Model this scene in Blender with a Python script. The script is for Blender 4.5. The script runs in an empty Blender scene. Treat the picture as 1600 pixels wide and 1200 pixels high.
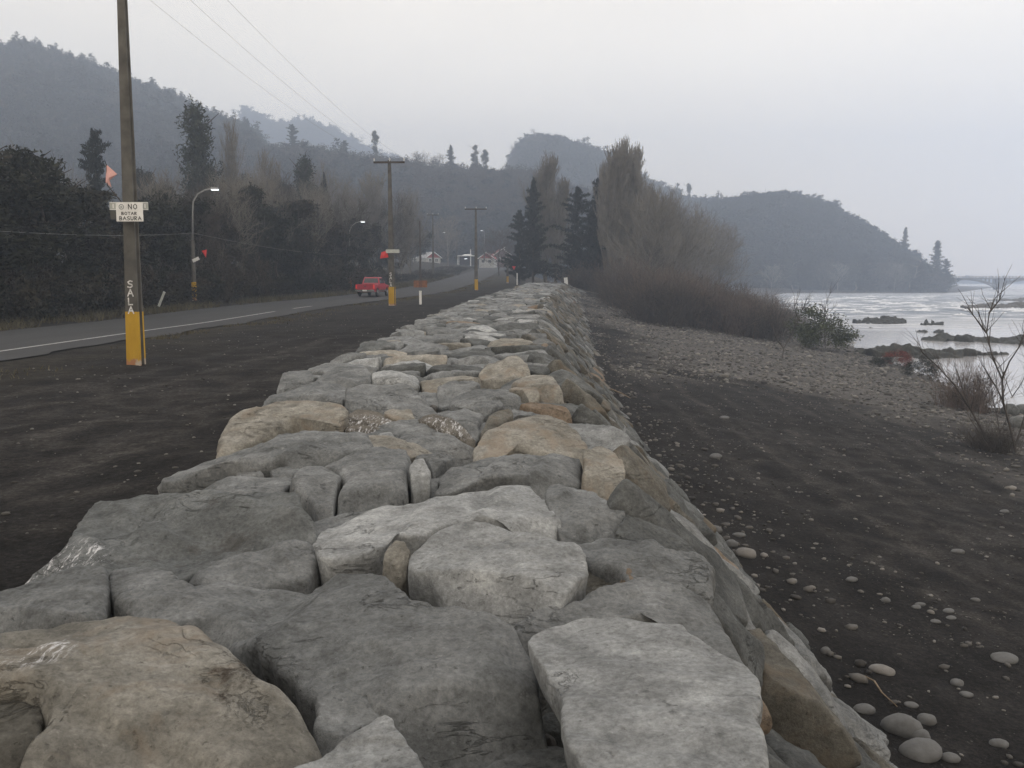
import bpy, math, random
import numpy as np
from mathutils import Vector, Matrix
R = math.radians
scene = bpy.context.scene
C = scene.collection
# ------------------------------------------------------------------ camera
CAMZ = 2.0; F = 1400.0; PITCH = math.atan(165 / F)
cam_d = bpy.data.cameras.new('camera'); cam = bpy.data.objects.new('camera', cam_d); C.objects.link(cam)
cam.location = (0, 0, CAMZ); cam.rotation_euler = (R(90) - PITCH, 0, 0)
cam_d.sensor_width = 36; cam_d.lens = 36 * F / 1600; cam_d.clip_start = 0.05; cam_d.clip_end = 9000
scene.camera = cam
# ------------------------------------------------------------------ world and sun (overcast)
SUN_EL, SUN_AZ = 48, 20
w = bpy.data.worlds.new('World'); scene.world = w; w.use_nodes = True
nt = w.node_tree; nt.nodes.clear()
o_ = nt.nodes.new('ShaderNodeOutputWorld'); bg = nt.nodes.new('ShaderNodeBackground'); bg.inputs[1].default_value = 0.1
sky = nt.nodes.new('ShaderNodeTexSky'); sky.sky_type = 'NISHITA'; sky.sun_disc = False
sky.sun_elevation = R(SUN_EL); sky.sun_rotation = R(SUN_AZ)
tc = nt.nodes.new('ShaderNodeTexCoord'); sep = nt.nodes.new('ShaderNodeSeparateXYZ')
ramp = nt.nodes.new('ShaderNodeValToRGB')
ramp.color_ramp.elements[0].position = 0.0; ramp.color_ramp.elements[0].color = (1.18, 0.94, 0.68, 1)
ramp.color_ramp.elements[1].position = 1.0; ramp.color_ramp.elements[1].color = (0.94, 0.875, 0.79, 1)
e = ramp.color_ramp.elements.new(0.22); e.color = (1.28, 1.13, 0.91, 1)
mp = nt.nodes.new('ShaderNodeMapping'); mp.inputs['Scale'].default_value = (1, 1, 3.5)
nz = nt.nodes.new('ShaderNodeTexNoise'); nz.inputs['Scale'].default_value = 1.1; nz.inputs['Detail'].default_value = 4; nz.inputs['Roughness'].default_value = .5
mr = nt.nodes.new('ShaderNodeMapRange'); mr.inputs[1].default_value = .25; mr.inputs[2].default_value = .75; mr.inputs[3].default_value = 8.6; mr.inputs[4].default_value = 12.2
vm = nt.nodes.new('ShaderNodeVectorMath'); vm.operation = 'SCALE'
mx = nt.nodes.new('ShaderNodeMix'); mx.data_type = 'RGBA'; mx.inputs[0].default_value = .12
L = nt.links.new
L(tc.outputs['Generated'], sep.inputs[0]); L(sep.outputs['Z'], ramp.inputs[0])
L(tc.outputs['Generated'], mp.inputs[0]); L(mp.outputs[0], nz.inputs[0]); L(nz.outputs['Fac'], mr.inputs[0])
L(ramp.outputs[0], vm.inputs[0]); L(mr.outputs[0], vm.inputs['Scale'])
L(vm.outputs[0], mx.inputs[6]); L(sky.outputs[0], mx.inputs[7]); L(mx.outputs[2], bg.inputs[0]); L(bg.outputs[0], o_.inputs[0])
sd = bpy.data.lights.new('sun', 'SUN'); sd.energy = 0.5; sd.angle = R(25); sd.color = (1, .97, .93)
so = bpy.data.objects.new('sun', sd); C.objects.link(so)
_az = R(SUN_AZ); _el = R(SUN_EL)
so.rotation_euler = Vector((-math.sin(_az) * math.cos(_el), -math.cos(_az) * math.cos(_el), -math.sin(_el))).to_track_quat('-Z', 'Y').to_euler()
scene.view_settings.view_transform = 'Standard'; scene.view_settings.look = 'None'
scene.view_settings.exposure = 0.34; scene.view_settings.gamma = 1; scene.view_settings.use_curve_mapping = False
scene.render.engine = 'CYCLES'
scene.cycles.max_bounces = 6; scene.cycles.diffuse_bounces = 3; scene.cycles.volume_bounces = 3
scene.cycles.transparent_max_bounces = 8; scene.cycles.caustics_reflective = False; scene.cycles.caustics_refractive = False

# ------------------------------------------------------------------ helpers
def ray(px, py):
    r = Vector(((px - 800) / F, 0, 0)) + Vector((0, math.cos(PITCH), -math.sin(PITCH))) - Vector((0, math.sin(PITCH), math.cos(PITCH))) * ((py - 600) / F)
    return r
def at_z(px, py, z):
    r = ray(px, py); t = (z - CAMZ) / r.z; return Vector((r.x * t, r.y * t, z))
def at_y(px, py, y):
    r = ray(px, py); t = y / r.y; return Vector((r.x * t, y, CAMZ + r.z * t))
def _hash(ix, iy, iz, seed):
    h = (ix.astype(np.int64) * 374761393 + iy.astype(np.int64) * 668265263 + iz.astype(np.int64) * 2147483647 + seed * 974634777) & 0xFFFFFFFF
    h = ((h ^ (h >> 13)) * 1274126177) & 0xFFFFFFFF
    h = ((h ^ (h >> 16)) * 2246822519) & 0xFFFFFFFF
    return ((h ^ (h >> 15)) & 0xFFFFFF) / float(0xFFFFFF) * 2 - 1
def vnoise(p, seed=0):
    f = np.floor(p); t = p - f; t = t * t * t * (t * (t * 6 - 15) + 10); i = f.astype(np.int64)
    x, y, z = i[:, 0], i[:, 1], i[:, 2]; a, b, c = t[:, 0], t[:, 1], t[:, 2]
    def l(u, v, k): return u + (v - u) * k
    return l(l(l(_hash(x, y, z, seed), _hash(x+1, y, z, seed), a), l(_hash(x, y+1, z, seed), _hash(x+1, y+1, z, seed), a), b),
             l(l(_hash(x, y, z+1, seed), _hash(x+1, y, z+1, seed), a), l(_hash(x, y+1, z+1, seed), _hash(x+1, y+1, z+1, seed), a), b), c)
def fbm(p, seed=0, oct=4, gain=.5):
    s = 0; a = 1; q = p.copy(); n = 0
    for k in range(oct):
        s = s + a * vnoise(q, seed + k * 17); n += a; a *= gain; q = q * 2.03 + 5.3
    return s / n
def mesh_np(name, V, quads=None, tris=None, mats=(), smooth=True, midx=None):
    me = bpy.data.meshes.new(name); V = np.asarray(V, dtype=np.float32)
    nq = 0 if quads is None else len(quads); n3 = 0 if tris is None else len(tris)
    me.vertices.add(len(V)); me.vertices.foreach_set('co', V.ravel())
    loops = []
    if nq: loops.append(np.asarray(quads, dtype=np.int32).ravel())
    if n3: loops.append(np.asarray(tris, dtype=np.int32).ravel())
    lp = np.concatenate(loops); me.loops.add(len(lp)); me.loops.foreach_set('vertex_index', lp)
    me.polygons.add(nq + n3)
    st = np.concatenate([np.arange(nq) * 4, nq * 4 + np.arange(n3) * 3]).astype(np.int32)
    me.polygons.foreach_set('loop_start', st)
    try: me.polygons.foreach_set('loop_total', np.concatenate([np.full(nq, 4), np.full(n3, 3)]).astype(np.int32))
    except Exception: pass
    for m in mats: me.materials.append(m)
    if midx is not None: me.polygons.foreach_set('material_index', np.asarray(midx, dtype=np.int32))
    me.update(calc_edges=True)
    me.polygons.foreach_set('use_smooth', np.full(nq + n3, smooth)); me.update()
    return me
def link(name, me, parent=None, loc=None):
    o = bpy.data.objects.new(name, me); C.objects.link(o)
    if parent is not None: o.parent = parent
    if loc is not None: o.location = loc
    return o
def tag(o, label=None, cat=None, group=None, kind=None):
    if label: o['label'] = label
    if cat: o['category'] = cat
    if group: o['group'] = group
    if kind: o['kind'] = kind
    return o
def empty(name, loc, label, cat, group=None, rz=0):
    o = link(name, None, None, loc); o.empty_display_size = .2; o.rotation_euler = (0, 0, rz)
    return tag(o, label, cat, group)
class MB:
    def __init__(s): s.V = []; s.Q = []; s.T = []; s.n = 0
    def add(s, V, Q=None, T=None):
        V = np.asarray(V, dtype=float)
        if Q is not None and len(Q): s.Q.append(np.asarray(Q) + s.n)
        if T is not None and len(T): s.T.append(np.asarray(T) + s.n)
        s.V.append(V); s.n += len(V); return s
    def box(s, c, d, rz=0, top=1.0, rx=0):
        x, y, z = d[0]/2, d[1]/2, d[2]/2
        V = np.array([(-x,-y,-z),(x,-y,-z),(x,y,-z),(-x,y,-z),(-x*top,-y*top,z),(x*top,-y*top,z),(x*top,y*top,z),(-x*top,y*top,z)])
        M = Matrix.Rotation(rz, 3, 'Z') @ Matrix.Rotation(rx, 3, 'X')
        V = V @ np.array(M).T + np.array(c)
        return s.add(V, [(0,3,2,1),(4,5,6,7),(0,1,5,4),(1,2,6,5),(2,3,7,6),(3,0,4,7)])
    def tube(s, pts, rads, n=8, cap=True):
        pts = [Vector(p) for p in pts]
        if not hasattr(rads, '__len__'): rads = [rads] * len(pts)
        V = []; 
        for i, p in enumerate(pts):
            d = (pts[min(i+1, len(pts)-1)] - pts[max(i-1, 0)]).normalized()
            u = d.cross(Vector((0, 1, 0)) if abs(d.y) < .9 else Vector((1, 0, 0))).normalized(); v = d.cross(u)
            for k in range(n):
                a = 2 * math.pi * k / n; V.append(p + (u * math.cos(a) + v * math.sin(a)) * rads[i])
        Q = [(i*n+k, i*n+(k+1) % n, (i+1)*n+(k+1) % n, (i+1)*n+k) for i in range(len(pts)-1) for k in range(n)]
        T = []
        if cap:
            V.append(pts[0]); V.append(pts[-1]); a = len(V) - 2; b = a + 1; m = (len(pts)-1) * n
            T = [(a, (k+1) % n, k) for k in range(n)] + [(b, m+k, m+(k+1) % n) for k in range(n)]
        return s.add([tuple(v) for v in V], Q, T)
    def prism(s, poly, p0, p1, axis='y'):
        """polygon (a,b) in the plane across an axis, from p0 to p1"""
        n = len(poly)
        def pt(a, b, t): return {'y': (a, t, b), 'x': (t, a, b), 'z': (a, b, t)}[axis]
        V = [pt(a, b, p0) for a, b in poly] + [pt(a, b, p1) for a, b in poly]
        ca = np.mean(poly, axis=0); V += [pt(ca[0], ca[1], p0), pt(ca[0], ca[1], p1)]
        Q = [(k, (k+1) % n, n+(k+1) % n, n+k) for k in range(n)]
        T = [(2*n, (k+1) % n, k) for k in range(n)] + [(2*n+1, n+k, n+(k+1) % n) for k in range(n)]
        return s.add(V, Q, T)
    def build(s, name, mat, parent=None, smooth=False, loc=None):
        me = mesh_np(name, np.concatenate(s.V), np.concatenate(s.Q) if s.Q else None, np.concatenate(s.T) if s.T else None, [mat] if mat else [], smooth)
        return link(name, me, parent, loc)

# ------------------------------------------------------------------ materials
def newmat(name):
    m = bpy.data.materials.new(name); m.use_nodes = True; n = m.node_tree.nodes; return m, m.node_tree, n['Principled BSDF']
def simple(name, col, rough=.7, metal=0, emit=None, noise=.15, scale=8, bump=0, spec=.3):
    m, t, b = newmat(name); b.inputs['Roughness'].default_value = rough; b.inputs['Metallic'].default_value = metal
    b.inputs['Specular IOR Level'].default_value = spec
    n = t.nodes.new('ShaderNodeTexNoise'); n.inputs['Scale'].default_value = scale; n.inputs['Detail'].default_value = 5
    g = t.nodes.new('ShaderNodeNewGeometry'); t.links.new(g.outputs['Position'], n.inputs['Vector'])
    r = t.nodes.new('ShaderNodeValToRGB'); r.color_ramp.elements[0].position = .3; r.color_ramp.elements[1].position = .7
    r.color_ramp.elements[0].color = [c * (1 - noise) for c in col] + [1]; r.color_ramp.elements[1].color = [min(1, c * (1 + noise)) for c in col] + [1]
    t.links.new(n.outputs['Fac'], r.inputs[0]); t.links.new(r.outputs[0], b.inputs['Base Color'])
    if bump:
        bp = t.nodes.new('ShaderNodeBump'); bp.inputs['Strength'].default_value = bump; bp.inputs['Distance'].default_value = .02
        t.links.new(n.outputs['Fac'], bp.inputs['Height']); t.links.new(bp.outputs[0], b.inputs['Normal'])
    if emit:
        b.inputs['Emission Color'].default_value = (*emit[0], 1); b.inputs['Emission Strength'].default_value = emit[1]
    return m
class NT:
    def __init__(s, name): s.m, s.t, s.b = newmat(name); s.geo = s.t.nodes.new('ShaderNodeNewGeometry'); s.pos = s.geo.outputs['Position']
    def lk(s, a, b): s.t.links.new(a, b)
    def map(s, scale, src=None, rot=(0,0,0)):
        m = s.t.nodes.new('ShaderNodeMapping'); m.inputs['Scale'].default_value = scale; m.inputs['Rotation'].default_value = rot; s.lk(src or s.pos, m.inputs[0]); return m.outputs[0]
    def noise(s, scale, detail=6, rough=.55, vec=None, dist=0):
        n = s.t.nodes.new('ShaderNodeTexNoise'); n.inputs['Scale'].default_value = scale; n.inputs['Detail'].default_value = detail
        n.inputs['Roughness'].default_value = rough; n.inputs['Distortion'].default_value = dist; s.lk(vec or s.pos, n.inputs['Vector']); return n.outputs['Fac']
    def vor(s, scale, feature='F1', vec=None, out='Distance'):
        n = s.t.nodes.new('ShaderNodeTexVoronoi'); n.feature = feature; n.inputs['Scale'].default_value = scale; s.lk(vec or s.pos, n.inputs['Vector']); return n.outputs[out]
    def ramp(s, fac, stops):
        r = s.t.nodes.new('ShaderNodeValToRGB'); cr = r.color_ramp
        while len(cr.elements) < len(stops): cr.elements.new(.5)
        for e, (p, c) in zip(cr.elements, stops):
            e.position = p; e.color = (c, c, c, 1) if not hasattr(c, '__len__') else (*c, 1)
        s.lk(fac, r.inputs[0]); return r.outputs[0]
    def mix(s, fac, a, b, mode='MIX'):
        m = s.t.nodes.new('ShaderNodeMix'); m.data_type = 'RGBA'; m.blend_type = mode
        for ix, v in ((0, fac), (6, a), (7, b)):
            sock = m.inputs[ix]
            if hasattr(v, 'links'): s.lk(v, sock)
            elif hasattr(v, '__len__'): sock.default_value = (*v, 1)
            elif ix == 0: sock.default_value = v
            else: sock.default_value = (v, v, v, 1)
        return m.outputs[2]
    def math(s, op, a, b=0.0, c=None):
        m = s.t.nodes.new('ShaderNodeMath'); m.operation = op
        for i, v in enumerate((a, b) if c is None else (a, b, c)):
            if hasattr(v, 'links'): s.lk(v, m.inputs[i])
            else: m.inputs[i].default_value = v
        return m.outputs[0]
    def bump(s, h, strength=.5, dist=.02, nrm=None):
        b = s.t.nodes.new('ShaderNodeBump'); b.inputs['Strength'].default_value = strength; b.inputs['Distance'].default_value = dist
        s.lk(h, b.inputs['Height'])
        if nrm: s.lk(nrm, b.inputs['Normal'])
        return b.outputs[0]
    def attr(s, name):
        a = s.t.nodes.new('ShaderNodeAttribute'); a.attribute_name = name; return a
    def done(s, col, rough=.85, nrm=None, spec=.25):
        if hasattr(col, 'links'): s.lk(col, s.b.inputs['Base Color'])
        else: s.b.inputs['Base Color'].default_value = (*col, 1)
        if hasattr(rough, 'links'): s.lk(rough, s.b.inputs['Roughness'])
        else: s.b.inputs['Roughness'].default_value = rough
        s.b.inputs['Specular IOR Level'].default_value = spec
        if nrm: s.lk(nrm, s.b.inputs['Normal'])
        return s.m

def rock_mat(name, c0, c1, c2, stain=None, paint=None, dirt=0):
    k = NT(name)
    big = k.noise(1.3, 5, .6, dist=.6); med = k.noise(6, 8, .65); fine = k.noise(38, 8, .78)
    col = k.ramp(big, [(.25, c0), (.5, c1), (.78, c2)])
    rnd = k.geo.outputs['Random Per Island']
    col = k.mix(1, col, k.ramp(rnd, [(0, .74), (1, 1.12)]), 'MULTIPLY')
    col = k.mix(1, col, k.ramp(med, [(.25, .55), (.5, .95), (.75, 1.32)]), 'MULTIPLY')
    col = k.mix(.85, col, k.ramp(fine, [(.34, .58), (.64, 1.32)]), 'MULTIPLY')
    big2 = k.noise(2.7, 6, .62, dist=.8); col = k.mix(.8, col, k.ramp(big2, [(.35, .72), (.52, 1.0), (.68, 1.25)]), 'MULTIPLY')
    # pale mineral specks and lichen
    sp = k.ramp(k.noise(16, 4, .75), [(.62, 0.0), (.74, 1.0)])
    col = k.mix(k.math('MULTIPLY', sp, .3), col, [min(1, c * 1.5 + .04) for c in c2])
    pit = k.ramp(k.noise(28, 3, .6), [(.27, 1.0), (.36, 0.0)])
    col = k.mix(k.math('MULTIPLY', pit, .55), col, [c * .3 for c in c0])
    # veins / cracks following a bedding direction
    vv = k.map((1.0, 1.4, 6), rot=(.3, .2, .5)); cr = k.noise(1.5, 7, .6, vv, 1.2)
    crk = k.ramp(k.math('ABSOLUTE', k.math('SUBTRACT', cr, .5)), [(.0, 1.0), (.012, 0.0)])
    crk = k.math('MULTIPLY', crk, k.ramp(k.noise(1.7, 2), [(.52, 0.0), (.6, 1.0)]))
    col = k.mix(k.math('MULTIPLY', crk, .32), col, [c * .35 for c in c0])
    if stain:
        st = k.ramp(k.noise(2.6, 6, .65, dist=.5), [(.5, 0.0), (.63, 1.0)])
        col = k.mix(k.math('MULTIPLY', st, .6), col, stain)
    if dirt:
        dm = k.ramp(k.noise(1.9, 7, .7), [(.60, 0.0), (.66, 1.0)])
        col = k.mix(k.math('MULTIPLY', dm, dirt), col, (.045, .035, .028))
    rough = .93
    if paint:
        pm = k.map((9, 1.3, 7), rot=(0, 0, 1.15)); pn = k.ramp(k.noise(3.6, 8, .82, pm, .1), [(.52, 0.0), (.60, .9)])
        tot = None
        for (cx, cy, cz, rad, yy) in paint:
            v = k.t.nodes.new('ShaderNodeVectorMath'); v.operation = 'SUBTRACT'; k.lk(k.pos, v.inputs[0]); v.inputs[1].default_value = (cx, cy, cz)
            s2 = k.t.nodes.new('ShaderNodeVectorMath'); s2.operation = 'MULTIPLY'; k.lk(v.outputs[0], s2.inputs[0]); s2.inputs[1].default_value = (1 / rad, 1 / yy, 1 / rad)
            ln = k.t.nodes.new('ShaderNodeVectorMath'); ln.operation = 'LENGTH'; k.lk(s2.outputs[0], ln.inputs[0])
            mk = k.ramp(ln.outputs['Value'], [(.7, 1.0), (1.0, 0.0)]); tot = mk if tot is None else k.math('MAXIMUM', tot, mk)
        col = k.mix(k.math('MULTIPLY', tot, pn), col, (.66, .66, .68))
    h = k.math('ADD', k.math('MULTIPLY', med, .5), k.math('MULTIPLY', fine, .22))
    h = k.math('SUBTRACT', h, k.math('MULTIPLY', crk, .25)); h = k.math('SUBTRACT', h, k.math('MULTIPLY', pit, .12))
    n = k.bump(h, .9, .05); n = k.bump(k.noise(110, 5, .75), .6, .006, n)
    return k.done(col, rough, n, .15)
GREY = rock_mat('rock_blue_grey', (.145,.151,.153), (.204,.211,.214), (.279,.285,.287))
PALE = rock_mat('rock_pale_grey', (.276,.286,.290), (.355,.365,.369), (.423,.431,.432))
DARK = rock_mat('rock_dark_grey', (.080,.084,.085), (.118,.123,.123), (.167,.171,.170))
BEIGE = rock_mat('rock_beige', (.215,.204,.180), (.288,.274,.243), (.365,.35,.32), stain=(.235,.19,.145))
OLIVE = rock_mat('rock_olive_brown', (.085,.082,.073), (.132,.126,.112), (.185,.178,.160), stain=(.135,.108,.08))
ORANGE = rock_mat('rock_orange_brown', (.15,.115,.085), (.21,.165,.125), (.25,.215,.175), stain=(.18,.12,.08))
MATS = [GREY, PALE, DARK, BEIGE, OLIVE, ORANGE]
M_core = simple('rubble_dirt', (.022, .02, .018), .95, noise=.5, scale=6, bump=.5)

# ------------------------------------------------------------------ plan of the place
def sm(xs, ys):
    g = np.linspace(-30, 700, 2920); v = np.interp(g, xs, ys); kk = np.hanning(33); kk /= kk.sum()
    v2 = np.convolve(np.pad(v, 16, mode='edge'), kk, 'valid'); return lambda y: np.interp(y, g, v2)
XL = sm([0, 4.6, 6.9, 11, 15.6, 26, 40, 60, 75, 92, 110, 700], [-2.7, -2.7, -3.15, -3.15, -3.4, -3.25, -3.25, -2.3, -1.1, .6, 1.9, 2])
XR = sm([0, 2.6, 3.6, 4.7, 8.2, 24.7, 42, 60, 77, 110, 700], [.4, .65, .85, .95, .92, .85, 1.6, 2.6, 3.9, 6.4, 6.6])
XF = sm([0, 8, 25, 40, 60, 75, 95, 110, 150, 700], [3.6, 3.6, 3.6, 4.2, 5.4, 6.2, 7.4, 8.5, 10, 10])
ZT = sm([0, 35, 60, 77, 110, 700], [.5, .5, .7, .95, 1.4, 1.4])
ZF = sm([0, 40, 60, 75, 95, 110, 150, 700], [-2.5, -2.5, -2.1, -1.3, -.2, .6, .9, 1.0])
ZR = sm([-50, 40, 59, 79, 100, 140, 190, 260, 300, 420, 700], [0, 0, .22, .38, .65, 1.35, 2.7, 5.0, 6.2, 6.5, 6.5])
XE = sm([-50, 35, 54, 75, 95, 140, 190, 250, 275, 300, 330], [-12.3, -12.3, -11.6, -9.4, -6.9, -5.4, -4.0, -2.0, -3.5, -10, -30])
XW = sm([-50, 0, 42, 59, 87, 120, 200, 364, 408, 414, 700], [20, 22, 24, 28, 33, 42, 62, 107, 125, 205, 380])
ZW = -4.5; RW = 7.0; WALL_END = 113
def H(x, y, detail=True):
    x = np.asarray(x, dtype=float); y = np.asarray(y, dtype=float)
    zl = ZR(y); el = XE(y) - RW - 2.0
    bank = np.clip((el - x) * .12, 0, 1.4) * np.clip((y - 75) / 60, 0, 1) + np.clip((el - x - 3) * .04, 0, 2.5)
    bank = np.where(y < 75, np.clip((el - x) * .05, 0, 2.0), bank)
    left = zl + bank
    xl = XL(y); xf = XF(y); zf = ZF(y); xw = XW(y)
    t = np.clip((x - xl) / (xf - xl), 0, 1); mid = zl + (zf - zl) * t
    t2 = np.clip((x - xf) / (xw - xf), 0, 1); right = zf + (ZW - zf) * t2 ** .85 - np.clip((x - xw) * .12, 0, 1.6)
    h = np.where(x < xl, left, np.where(x < xf, mid, right))
    if detail:
        P = np.stack([x.ravel(), y.ravel(), np.zeros(x.size)], 1)
        d = fbm(P * .35, 3, 3).reshape(x.shape) * .10 + fbm(P * 1.7, 9, 4).reshape(x.shape) * .022 + fbm(P * 6, 21, 2).reshape(x.shape) * .012
        rd = np.clip(1 - np.maximum(np.abs(x - (XE(y) - RW / 2)) - RW / 2 - .2, 0) / 1.5, 0, 1)
        onroad = np.abs(x - (XE(y) - RW / 2)) < RW / 2 - .35
        h = h + d * (1 - rd) - np.where(onroad, .06, 0)
        # shallow wheel ruts on the verge and on the beach
        for (a, b, c, wd, dp) in RUTS:
            q = x - (a + b * y + c * y * y); h = h - dp * np.exp(-(q / wd) ** 2) * (y > 2) * (y < 70)
    return h
RUTS = [(-5.2, .0, -.0008, .2, .015), (-6.9, .0, -.0008, .2, .015), (-8.6, .01, -.0004, .22, .015), (19.5, -.42, .0028, .28, .07), (17.6, -.42, .0028, .28, .07), (12.5, -.22, .001, .25, .05), (10.9, -.22, .001, .25, .05)]
def hz(x, y): return float(H(np.array([x]), np.array([y]), False)[0])

# ground sheet
ys = [-12.0]
while ys[-1] < 2400: ys.append(ys[-1] + (.13 if ys[-1] < 14 else max(.13, .0105 * ys[-1])))
ys = np.array(ys); nx = 420
sx = np.linspace(-1, 1, nx); 
GX = np.zeros((len(ys), nx)); GY = np.repeat(ys[:, None], nx, 1)
for i, y in enumerate(ys):
    half = max(26, abs(y) * .75 + 26); GX[i] = np.sinh(sx * 1.7) / math.sinh(1.7) * half * (1.0) 
far = GY > 600
GZ = H(GX, GY)
V = np.stack([GX.ravel(), GY.ravel(), GZ.ravel()], 1)
idx = np.arange(len(ys) * nx).reshape(len(ys), nx)
Q = np.stack([idx[:-1, :-1].ravel(), idx[:-1, 1:].ravel(), idx[1:, 1:].ravel(), idx[1:, :-1].ravel()], 1)
# pale cobble band on the bank, dry grass on the verge
P = V * np.array([1, 1, 0]); nn = fbm(P * .12, 41, 4); n2 = fbm(P * .5, 47, 4)
x, y = V[:, 0], V[:, 1]
edge = np.interp(y, [0, 20, 31, 45, 60, 75, 95, 400], [20, 17, 16.0, 13.5, 8.8, 7.8, 8.2, 9])
gravel = .85 * np.clip((x - edge + nn * 6 + n2 * 3.5) / 4.5 + .5, 0, 1) * (x > XF(y) - .5)
band2 = np.exp(-((y - 47 - .45 * (x - 10)) / 3.0) ** 2) * (x > 5) * (x < 22)
gravel = np.clip(gravel + band2 * .6 * (n2 > -.2), 0, 1)
grass = np.clip(1 - np.abs(x - (XE(y) + 1.2)) / 2.6 + n2, 0, 1) * (x < XL(y)) * .7 + (x < XE(y) - RW - 1.5) * .9
grass = np.clip(grass + (y > 112) * .8 * (x < 30), 0, 1)
TRK = [[(1120,580),(1200,600),(1290,640),(1360,680),(1440,735),(1530,782),(1620,792)],[(1180,560),(1290,600),(1400,650),(1520,700),(1620,745)],[(1230,660),(1290,690),(1370,745),(1450,800),(1560,850),(1650,880)],[(1050,600),(1140,660),(1250,740),(1380,820),(1520,900),(1660,960)],[(0,690),(150,660),(330,620),(450,585),(560,545)],[(0,640),(120,625),(260,600),(400,560),(520,530)],[(0,780),(120,730),(260,680),(360,650)]]
trk = np.zeros(len(x))
for ti_, L_ in enumerate(TRK):
    pw = [at_z(a, b, -3.0 if ti_ < 4 else 0) for a, b in L_]
    for q0, q1 in zip(pw[:-1], pw[1:]):
        dx_, dy_ = q1.x - q0.x, q1.y - q0.y; t_ = np.clip(((x - q0.x) * dx_ + (y - q0.y) * dy_) / (dx_ * dx_ + dy_ * dy_), 0, 1); dd_ = np.hypot(x - q0.x - t_ * dx_, y - q0.y - t_ * dy_) + n2 * .15
        trk = np.maximum(trk, np.exp(-(dd_ / .2) ** 2) + .6 * np.exp(-((dd_ - 1.5) / .22) ** 2))
k = NT('ground_soil'); at = k.attr('zone'); sepc = k.t.nodes.new('ShaderNodeSeparateColor'); k.lk(at.outputs['Color'], sepc.inputs[0])
tr = k.map((1.6, .22, 1), rot=(0, 0, R(-3))); tr2 = k.map((1.9, .16, 1), rot=(0, 0, R(24)))
soil = k.ramp(k.noise(1.1, 8, .65), [(.3, (.012, .0112, .011)), (.55, (.022, .0205, .020)), (.75, (.037, .0345, .0335))])
soil = k.mix(.4, soil, k.ramp(k.noise(1.6, 6, .6, tr), [(.35, .6), (.6, 1.15), (.72, 2.0)]), 'MULTIPLY')
soil = k.mix(.3, soil, k.ramp(k.noise(1.2, 6, .6, tr2), [(.35, .7), (.6, 1.1), (.70, 2.2)]), 'MULTIPLY')
tk = k.math('MULTIPLY', sepc.outputs[2], k.ramp(k.noise(1.8, 6, .7), [(.38, 0.0), (.6, 1.0)])); soil = k.mix(k.math('MULTIPLY', tk, .75), soil, (.075, .069, .064))
soil = k.mix(.8, soil, k.ramp(k.noise(.22, 7, .72), [(.3, .65), (.5, 1.0), (.68, 1.4)]), 'MULTIPLY')
soil = k.mix(.9, soil, k.ramp(k.noise(17, 7, .8), [(.36, .45), (.5, .95), (.64, 1.75)]), 'MULTIPLY')
peb2 = k.ramp(k.vor(34, 'F1'), [(.12, 1.0), (.2, 0.0)]); soil = k.mix(k.math('MULTIPLY', peb2, k.ramp(k.noise(2.5, 4), [(.45, 0.0), (.6, .6)])), soil, (.085, .08, .076))
peb = k.ramp(k.vor(11, 'F1'), [(.10, 1.0), (.16, 0.0)]); pm = k.ramp(k.noise(.9, 3), [(.5, 0.0), (.62, .7)])
soil = k.mix(k.math('MULTIPLY', peb, pm), soil, (.13, .125, .12))
vc = k.vor(5.5, 'F1', out='Color'); cob = k.mix(.5, k.ramp(k.noise(5, 5, .7), [(.3, (.055, .051, .049)), (.7, (.16, .15, .143))]), k.ramp(vc, [(.2, (.05, .047, .045)), (.8, (.17, .16, .152))]))
gr = k.ramp(k.noise(3, 8, .7), [(.3, (.016, .015, .012)), (.5, (.035, .031, .024)), (.72, (.085, .074, .055))])
col = k.mix(sepc.outputs[0], soil, cob); col = k.mix(k.math('MULTIPLY', sepc.outputs[1], .75), col, gr)
hh = k.math('ADD', k.math('MULTIPLY', k.noise(22, 6, .7), .5), k.math('MULTIPLY', k.noise(4, 4), .6))
hh = k.math('ADD', hh, k.math('MULTIPLY', peb, .25)); hh = k.math('ADD', hh, k.math('MULTIPLY', k.noise(17, 7, .8), .8))
GROUND = k.done(col, .95, k.bump(hh, .9, .05), .08)
me = mesh_np('ground', V, Q, None, [GROUND], True)
ca = me.color_attributes.new('zone', 'FLOAT_COLOR', 'POINT'); ca.data.foreach_set('color', np.stack([gravel, grass, trk, 0 * x + 1], 1).astype(np.float32).ravel())
tag(link('ground', me), kind='structure')

# road
def strip(name, xa, xb, y0, y1, dz, mat, step=1.0, nxs=6):
    yy = np.arange(y0, y1 + .01, step); f = np.linspace(0, 1, nxs)
    X = xa(yy)[:, None] * (1 - f) + xb(yy)[:, None] * f; Y = np.repeat(yy[:, None], nxs, 1); Z = np.repeat((ZR(yy) + dz)[:, None], nxs, 1)
    Vv = np.stack([X.ravel(), Y.ravel(), Z.ravel()], 1); ii = np.arange(len(yy) * nxs).reshape(len(yy), nxs)
    return Vv, np.stack([ii[:-1, :-1].ravel(), ii[:-1, 1:].ravel(), ii[1:, 1:].ravel(), ii[1:, :-1].ravel()], 1)
k = NT('asphalt'); c = k.ramp(k.noise(.5, 6, .6, k.map((1, .12, 1))), [(.3, (.028, .028, .0295)), (.7, (.041, .041, .043))])
c = k.mix(.5, c, k.ramp(k.noise(30, 4, .7), [(.3, .7), (.7, 1.25)]), 'MULTIPLY')
c = k.mix(k.math('MULTIPLY', k.ramp(k.noise(.35, 5, .6), [(.55, 0.0), (.62, 1.0)]), .35), c, (.045, .044, .044))
ASPH = k.done(c, .85, k.bump(k.noise(60, 3), .3, .01), .2)
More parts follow.
